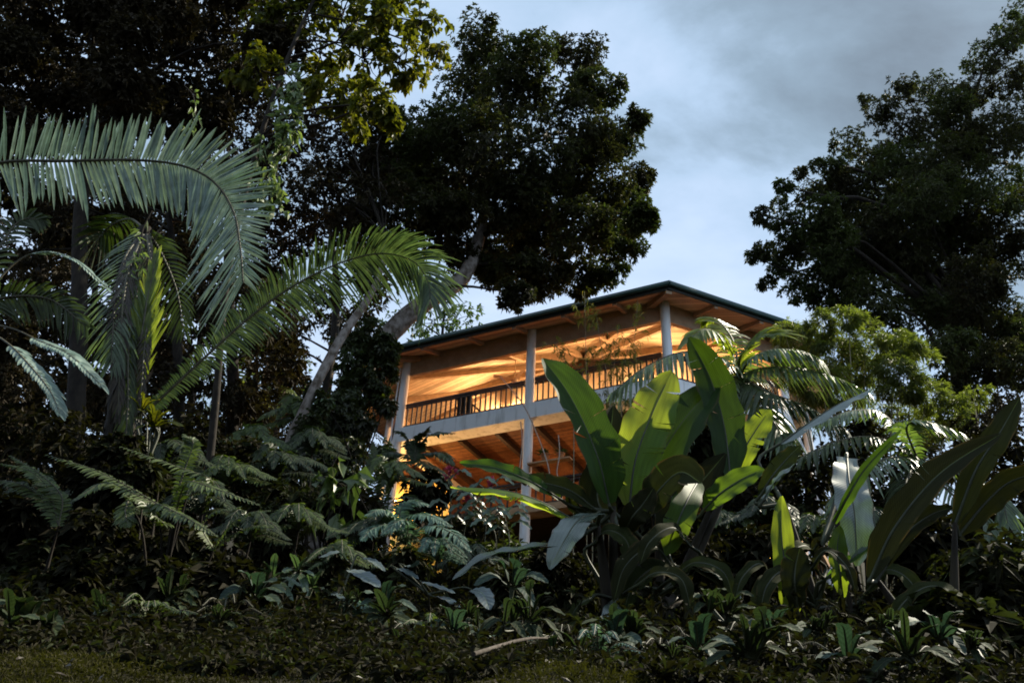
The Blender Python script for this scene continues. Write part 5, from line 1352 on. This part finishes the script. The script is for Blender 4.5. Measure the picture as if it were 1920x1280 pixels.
for (px, py, Y, n_, ln_, w_, lab) in ((430, 1165, 6.3, 9, 48, 22, 'dim broad leaved seedling at the left end of the lawn edge'), (545, 1205, 5.6, 8, 44, 20, 'dim broad leaved seedling below the whorled shrub'), (740, 1160, 6.6, 10, 52, 24, 'dim broad leaved shrub below the three grey leaves'), (770, 1225, 5.2, 8, 46, 20, 'dim broad leaved seedling left of the bottom branch'),
                              (900, 1160, 6.8, 10, 50, 22, 'dim broad leaved shrub above the small teal fern by the branch'), (1010, 1180, 6.2, 9, 52, 24, 'dim broad leaved shrub right of the small teal fern'), (1090, 1225, 5.3, 9, 50, 24, 'dim broad leaved shrub at the right end of the branch'), (1200, 1190, 6.0, 10, 60, 26, 'dim broad leaved shrub in front of the big banana stems'), (1250, 1240, 4.8, 8, 60, 24, 'dim broad leaved seedling at bottom right of centre'),
                              (1340, 1170, 6.4, 10, 60, 26, 'dim broad leaved shrub left of the upright leaf base'), (1400, 1235, 4.9, 9, 62, 26, 'dim broad leaved shrub low between the banana clumps'), (1530, 1200, 5.6, 10, 64, 28, 'dim broad leaved shrub in front of the second banana clump'), (1640, 1180, 5.8, 10, 62, 26, 'dim broad leaved shrub left of the drooping grey leaf'), (1690, 1250, 4.6, 9, 66, 28, 'dim broad leaved shrub at the lower right edge'), (1840, 1230, 4.8, 9, 70, 30, 'dim broad leaved shrub in the right corner by the short stick'),
                              (320, 1120, 7.0, 10, 52, 22, 'dim broad leaved shrub under the feathery sprays'), (180, 1150, 6.4, 10, 56, 24, 'dim broad leaved shrub at the left of the lawn'), (50, 1190, 5.6, 10, 60, 26, 'dim broad leaved shrub in the left bottom corner'), (640, 1130, 7.4, 10, 44, 20, 'dim broad leaved shrub under the heart leaved vine')):
    k_ = random.choice((0.55, 0.75, 1.0, 1.35)); px += random.uniform(-25, 25); py += random.uniform(-25, 20)
    a0 = random.uniform(-60, 40)
    lv = rosette_leaves(px, py, Y, max(4, int(n_ * random.uniform(0.5, 1.0))), ln_ * k_, w_ * k_ * random.uniform(0.6, 1.1), (a0, a0 + random.uniform(150, 260)), random.uniform(0.2, 1.0))
    for q in range(random.randint(1, 3)):
        lv += rosette_leaves(px + random.uniform(-40, 40) * k_, py + random.uniform(-25, 30) * k_, Y - random.uniform(-0.2, 0.3), random.randint(2, 4), ln_ * k_ * random.uniform(0.6, 1.0), w_ * k_ * random.uniform(0.6, 1.0), (random.uniform(-90, 90), random.uniform(120, 300)), random.uniform(0.3, 1.2))
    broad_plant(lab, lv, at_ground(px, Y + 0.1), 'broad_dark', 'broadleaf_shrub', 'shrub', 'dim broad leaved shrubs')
# ginger plants with pink flowers
def ginger(label, stems, flowers):
    b_ = at_ground(stems[0][0][0], stems[0][0][2])
    root = empty('ginger_plant', b_, label, 'plant', 'flowering ginger plants')
    sb_ = MB()
    for ln in stems:
        c = curve([at_ground(ln[0][0], ln[0][2])] + [P(*p) for p in ln], 20)
        tube(sb_, c, [0.012, 0.006], 5)
        for q in range(6):
            i_ = 8 + q * 2; px, py = pix(c[i_]); Y = ln[0][2]
            sgn = 1 if q % 2 else -1
            blade(root, [(px, py, Y), (px + sgn * 22, py - 18, Y - 0.1), (px + sgn * 44, py - 4, Y - 0.2)], 17, 'broad', nh=nrm([0, -0.6, 0.75]), fold=0.2, tears=0, n=12, m=4, prw=0.006, basew=0.4, tone=random.random())
    sb_.build('stem', 'stalk', root, True)
    for (px, py, Y) in flowers:
        c = P(px, py, Y); fb = MB()
        pts = c + rng.normal(0, 0.035, (10, 3)); rosettes(fb, pts, nrm(rng.standard_normal((10, 3)) + np.array([0, 0, 1.0])), 6, 0.09, 0.05, (10, 90), 0.1)
        fb.build('flower', 'petal', root)


ginger('ginger plant with pink flowers below the orange stair beam', [[(845, 1010, 13), (845, 950, 13), (842, 890, 13)], [(870, 1000, 13), (885, 960, 13), (890, 905, 13)], [(910, 1000, 13), (915, 950, 13), (921, 906, 13)]], [(842, 887, 13), (921, 904, 13), (880, 937, 13)])
ginger('leafy ginger plant beside the lower column', [[(930, 1010, 12.5), (905, 960, 12.5), (895, 930, 12.5)], [(955, 1020, 12.5), (950, 985, 12.5), (945, 960, 12.5)]], [])
leafy_mass('flowering_shrub', 'dark shrub of narrow leaves in front of the lower deck', 'shrub', [(870, 985, 13.5, 40, 60), (920, 1000, 13.5, 40, 60), (830, 1000, 13.4, 40, 60), (900, 1050, 13, 45, 70), (960, 1040, 13, 40, 50)], (0.22, 0.06), 'crown_dark', k=5)

# dark shrubs filling the slope, every one its own plant
SHR = [
    (60, 1010, 8.6, 95, 'dark shrub at the left edge under the feathery sprays'), (200, 1030, 8.8, 95, 'dark shrub under the middle of the feathery shrub'), (340, 1050, 8.8, 85, 'dark shrub behind the fern with two flat fronds'),
    (120, 1130, 7.4, 85, 'dark shrub low at the left corner of the lawn'), (280, 1130, 7.6, 80, 'dark shrub behind the left half of the lawn'), (420, 1120, 8.0, 70, 'dark shrub left of the whorled shrub'),
    (450, 900, 12.5, 90, 'brown leaved shrub below the lamplit tree fern'), (360, 850, 13.0, 90, 'dark shrub behind the young yellow green blades'), (530, 960, 11.5, 85, 'dark shrub left of the heart leaved vine'),
    (100, 850, 12.0, 120, 'dark shrub under the drooping palm fronds'), (740, 1080, 10.0, 70, 'dark shrub between the two philodendrons'),
    (600, 1090, 9.6, 60, 'dark shrub behind the small pale green shrub'), (950, 1120, 9.8, 70, 'dark shrub left of the banana stems'), (1050, 1090, 10.2, 70, 'dark shrub behind the grey hanging banana leaf'),
    (1310, 1090, 10.6, 85, 'dark shrub behind the foot of the big banana clump'), (1420, 1060, 11.0, 85, 'dark shrub left of the upright banana leaf'), (1560, 1140, 10.6, 60, 'dark shrub right of the upright banana leaf'),
    (1400, 960, 12.5, 80, 'dark shrub below the arching palm trunk'), (1510, 930, 12.5, 85, 'dark shrub left of the hanging white leaf'), (1760, 1040, 9.6, 95, 'dark shrub behind the right edge banana clump'), (1880, 1080, 8.2, 110, 'dark shrub at the right edge behind the dark leaves'),
    (1860, 880, 12.0, 110, 'dark shrub above the low palm at the right edge'), (1700, 900, 13.5, 85, 'dark shrub behind the low palm'), (1600, 840, 14.0, 70, 'dark shrub between the arching palm and bamboo mound'),
    (1250, 1000, 11.5, 70, 'dark shrub glimpsed between the big banana leaves'), (1800, 1190, 6.6, 75, 'dark shrub in the bottom right corner'), (1180, 900, 13.0, 60, 'dark shrub behind the bright backlit banana leaf'), (1320, 830, 14.5, 60, 'dark shrub behind the top banana leaf'), (660, 960, 13.5, 60, 'dark shrub behind the heart leaved vine'), (800, 930, 15.5, 55, 'dark shrub under the silhouetted tree fern'),
    (1450, 870, 13.5, 60, 'dark shrub under the small backlit banana leaf'), (230, 920, 11.5, 100, 'dark shrub behind the fibrous palm trunk foot')]
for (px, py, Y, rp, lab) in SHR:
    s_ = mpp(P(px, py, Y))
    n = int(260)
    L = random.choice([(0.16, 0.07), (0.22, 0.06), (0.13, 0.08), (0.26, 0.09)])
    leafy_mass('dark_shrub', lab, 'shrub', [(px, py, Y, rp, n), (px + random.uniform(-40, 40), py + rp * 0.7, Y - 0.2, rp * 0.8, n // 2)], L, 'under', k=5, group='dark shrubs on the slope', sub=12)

BANK = [(430, 905, 12, 'fern', 60), (520, 890, 12.5, 'palm_dark', 70), (585, 850, 14, 'palm_dark', 60), (470, 850, 14, 'fern', 60), (380, 960, 10, 'palm_dark', 70), (560, 990, 10.5, 'fern', 55), (700, 1010, 11, 'palm_dark', 60), (640, 1060, 9.6, 'fern', 50), (470, 1010, 9.5, 'palm_dark', 65), (820, 1050, 10.5, 'fern_teal', 50), (880, 1060, 11.0, 'palm_dark', 55), (730, 900, 15, 'fern', 50), (560, 790, 18, 'fern', 60), (300, 880, 11, 'palm_dark', 80), (180, 960, 9.6, 'palm_dark', 80), (60, 960, 9.4, 'palm_dark', 80), (1440, 980, 11.5, 'palm_dark', 65), (1530, 1010, 11, 'fern', 55), (1640, 1000, 10.6, 'palm_dark', 60), (1370, 1000, 11.5, 'fern', 50)]
BL = ['olive fern below the lamplit tree fern', 'dark fern left of the climber on the trunk', 'dark fern under the foot of the slender trunk', 'olive fern under the lamplit bushy tree', 'dark fern between the feathery shrub and the two flat fronds', 'olive fern left of the heart leaved vine foot', 'dark fern below the right side of the heart leaved vine', 'olive fern above the split leaf philodendron', 'dark fern above the whorled shrub', 'teal fern above the three grey philodendron leaves', 'dark fern beside the lower column foot', 'olive fern under the silhouetted tree fern', 'olive fern at the foot of the slender pale trunk', 'dark fern behind the feathery shrub tip', 'dark fern behind the left half of the feathery shrub', 'dark fern under the drooping palm at the left edge', 'dark fern behind the stems right of the big banana', 'olive fern behind the upright banana leaf', 'dark fern right of the hanging white leaf', 'olive fern between the two banana clumps']
for (px, py, Y, mt, l0), lab in zip(BANK, BL):
    arcs = []
    for q in range(9):
        a = R(-10 + 200 * (q + random.uniform(0.2, 0.8)) / 9); l_ = l0 * random.uniform(0.8, 1.35)
        ex, ey = math.cos(a) * l_, math.sin(a) * l_ * 0.7
        arcs.append([(px, py, Y), (px + ex * 0.4, py - ey * 0.8 - 8, Y - 0.1), (px + ex * 0.85, py - ey * 0.9, Y - 0.25), (px + ex * 1.3, py - ey * 0.5 + 8, Y - 0.4)])
    free_fern(lab, arcs, at_ground(px, Y + 0.1), mt, l0 * 0.32, l0 * 0.075, n=30, group='ferns on the bank')
SM = [(330, 1165, 6.6, 'fern', 'dim fern at the back of the lawn below the dark shrubs'), (470, 1185, 6.4, 'under', 'brown fern left of the drooping lawn edge fern'), (790, 1165, 7.0, 'under', 'dark fern between the drooping fern and the leaning twig'), (830, 1200, 6.4, 'fern', 'small olive fern just left of the leaning twig'), (1060, 1190, 6.6, 'under', 'dark fern below the grey hanging banana leaf'), (1230, 1215, 5.8, 'under', 'dark fern in front of the big banana foot'), (1370, 1190, 6.2, 'under', 'dark fern left of the upright leaf foot'), (1440, 1235, 5.2, 'under', 'dark fern low at the bottom right of centre'), (1600, 1215, 5.4, 'under', 'dark fern below the hanging white leaf'), (1710, 1240, 5.0, 'under', 'dark fern nearest the bottom right corner'), (1120, 1245, 5.2, 'fern_teal', 'small teal fern at the end of the bottom branch'), (700, 1115, 8.4, 'fern_teal', 'small teal fern under the split leaf philodendron'), (1010, 1130, 8.6, 'under', 'dark fern left of the banana stems foot')]
for (px, py, Y, mt, lab) in SM:
    g_ = at_ground(px, Y); s_ = mpp(g_); gx_, gy_ = pix(g_)
    arcs = []
    for q in range(8):
        a = R(20 + 140 * (q + random.uniform(0.2, 0.8)) / 8); l_ = random.uniform(40, 75) / (s_ / 0.005) ** 0.5
        ex, ey = math.cos(a) * l_, math.sin(a) * l_ * 0.8
        arcs.append([(gx_, gy_ - 4, Y), (gx_ + ex * 0.35, gy_ - 4 - ey * 0.7, Y - 0.05), (gx_ + ex * 0.75, gy_ - 4 - ey, Y - 0.15), (gx_ + ex * 1.2, gy_ - 4 - ey * 0.75, Y - 0.25)])
    free_fern(lab, arcs, g_, mt, 15, 3.5, n=26, group='small ferns along the lawn edge')

# ================================================================== GROUND COVER
def in_gap(px, py):
    return ((px - 665) / 55) ** 2 + ((py - 1025) / 26) ** 2 < 1 or ((px - 1632) / 34) ** 2 + ((py - 1085) / 22) ** 2 < 1


def lawn_edge(x_):
    return 4.0 - 1.7 / (1 + math.exp(-(x_ - 0.9) * 3.0)) + 0.25 * math.sin(x_ * 2.1) + 0.15 * math.sin(x_ * 5.3)


mb = MB()
pts = []
for q in range(15000):
    Y = 3.6 + 22 * random.random() ** 1.6; x_ = random.uniform(-0.72, 0.72) * (Y + 2)
    if Y < lawn_edge(x_): continue
    if Y < 10 and random.random() > 0.5 + 0.45 * (math.sin(x_ * 2.7 + 1.5 * math.sin(Y * 1.9)) * math.sin(Y * 2.3 + 1.1 * math.sin(x_ * 3.1)) > -0.1): continue
    hgt = abs(random.gauss(0, 0.30)) * min(1, 0.06 + max(0, Y - lawn_edge(x_) - 1.5) / 7)
    p = np.array([x_, Y, float(ground(x_, Y)) + 0.03 + hgt])
    if in_gap(*pix(p)): continue
    pts.append(p)
pts = np.array(pts)
for lo, hi, ll, kk in ((0, 5.5, 0.085, 7), (5.5, 9, 0.12, 7), (9, 14, 0.16, 7), (14, 40, 0.22, 5)):
    q = pts[(pts[:, 1] >= lo) & (pts[:, 1] < hi)]
    rosettes(mb, q, nrm(rng.standard_normal((len(q), 3)) * np.array([1, 1, 0.4]) + np.array([0, -0.2, 0.6])), kk, ll, ll * 0.34, (20, 95), 0.4)
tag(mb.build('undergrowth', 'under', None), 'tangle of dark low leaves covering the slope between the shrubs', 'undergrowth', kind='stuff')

mb = MB()
n = 70000
yy = rng.uniform(0.9, 6.2, n); xx = rng.uniform(-0.75, 0.6, n) * (yy + 1.2)
keep = yy < np.array([lawn_edge(q) for q in xx]) + 0.35
xx, yy = xx[keep], yy[keep]
pts = np.stack([xx, yy, ground(xx, yy) - 0.005], -1)
pat = 0.5 + 0.25 * np.sin(xx * 3.1 + 1.2 * np.sin(yy * 2.3)) + 0.25 * np.sin(yy * 4.7 + 1.5 * np.sin(xx * 2.9))
ok = rng.uniform(0, 1, len(pts)) < 0.85 + 0.2 * pat
pts, pat = pts[ok], pat[ok]
for lo, hi, hh in ((0.0, 0.45, 0.05), (0.45, 0.75, 0.07), (0.75, 1.01, 0.10)):
    q = (pat >= lo) & (pat < hi)
    rosettes(mb, pts[q], nrm(rng.normal(0, 0.45, (q.sum(), 3)) + np.array([0, 0, 1.0])), 3, hh, 0.008, (5, 75), 0.45, tone=pat[q])
tag(mb.build('grass', 'grass', None), 'short dull lawn grass along the bottom', 'grass', kind='stuff')

mb = MB()
n = 420
yy = rng.uniform(3.2, 11, n); xx = rng.uniform(-0.65, 0.7, n) * (yy + 1)
pts = np.stack([xx, yy, ground(xx, yy) + 0.025], -1)
rosettes(mb, pts, nrm(rng.normal(0, 1, (n, 3)) * np.array([1, 1, 0.04])), 1, 0.045, 0.026, (0, 30), 0.0)
tag(mb.build('leaf_litter', 'litter', None), 'fallen dry leaves scattered over lawn and soil', 'leaves', kind='stuff')

# fallen sticks
def stick(a, b, r, label, bend=0.05):
    A_, B2 = np.array(a), np.array(b)
    mb = MB(); tube(mb, [A_, A_ * 0.5 + B2 * 0.5 + UP * bend, B2], [r, r * 0.6], 8, 12, 0.08)
    tag(mb.build('fallen_branch', 'bark', None, True), label, 'branch', 'fallen branches')


def gpt(px, py):
    lo, hi = 1.0, 40.0
    for _ in range(50):
        m_ = (lo + hi) / 2; p = P(px, py, m_)
        if p[2] > float(ground(p[0], p[1])): lo = m_
        else: hi = m_
    return P(px, py, lo)


stick(gpt(885, 1271) + UP * 0.10, gpt(1045, 1232) + UP * 0.13, 0.011, 'long bare branch lying at the bottom centre', 0.03)
stick(gpt(860, 1208) + UP * 0.02, gpt(918, 1160) + UP * 0.35, 0.012, 'thin pale twig leaning up behind the branch', 0.08)
stick(gpt(1805, 1235) + UP * 0.03, gpt(1850, 1275) + UP * 0.03, 0.02, 'short stick lying in the bottom right corner', 0.02)
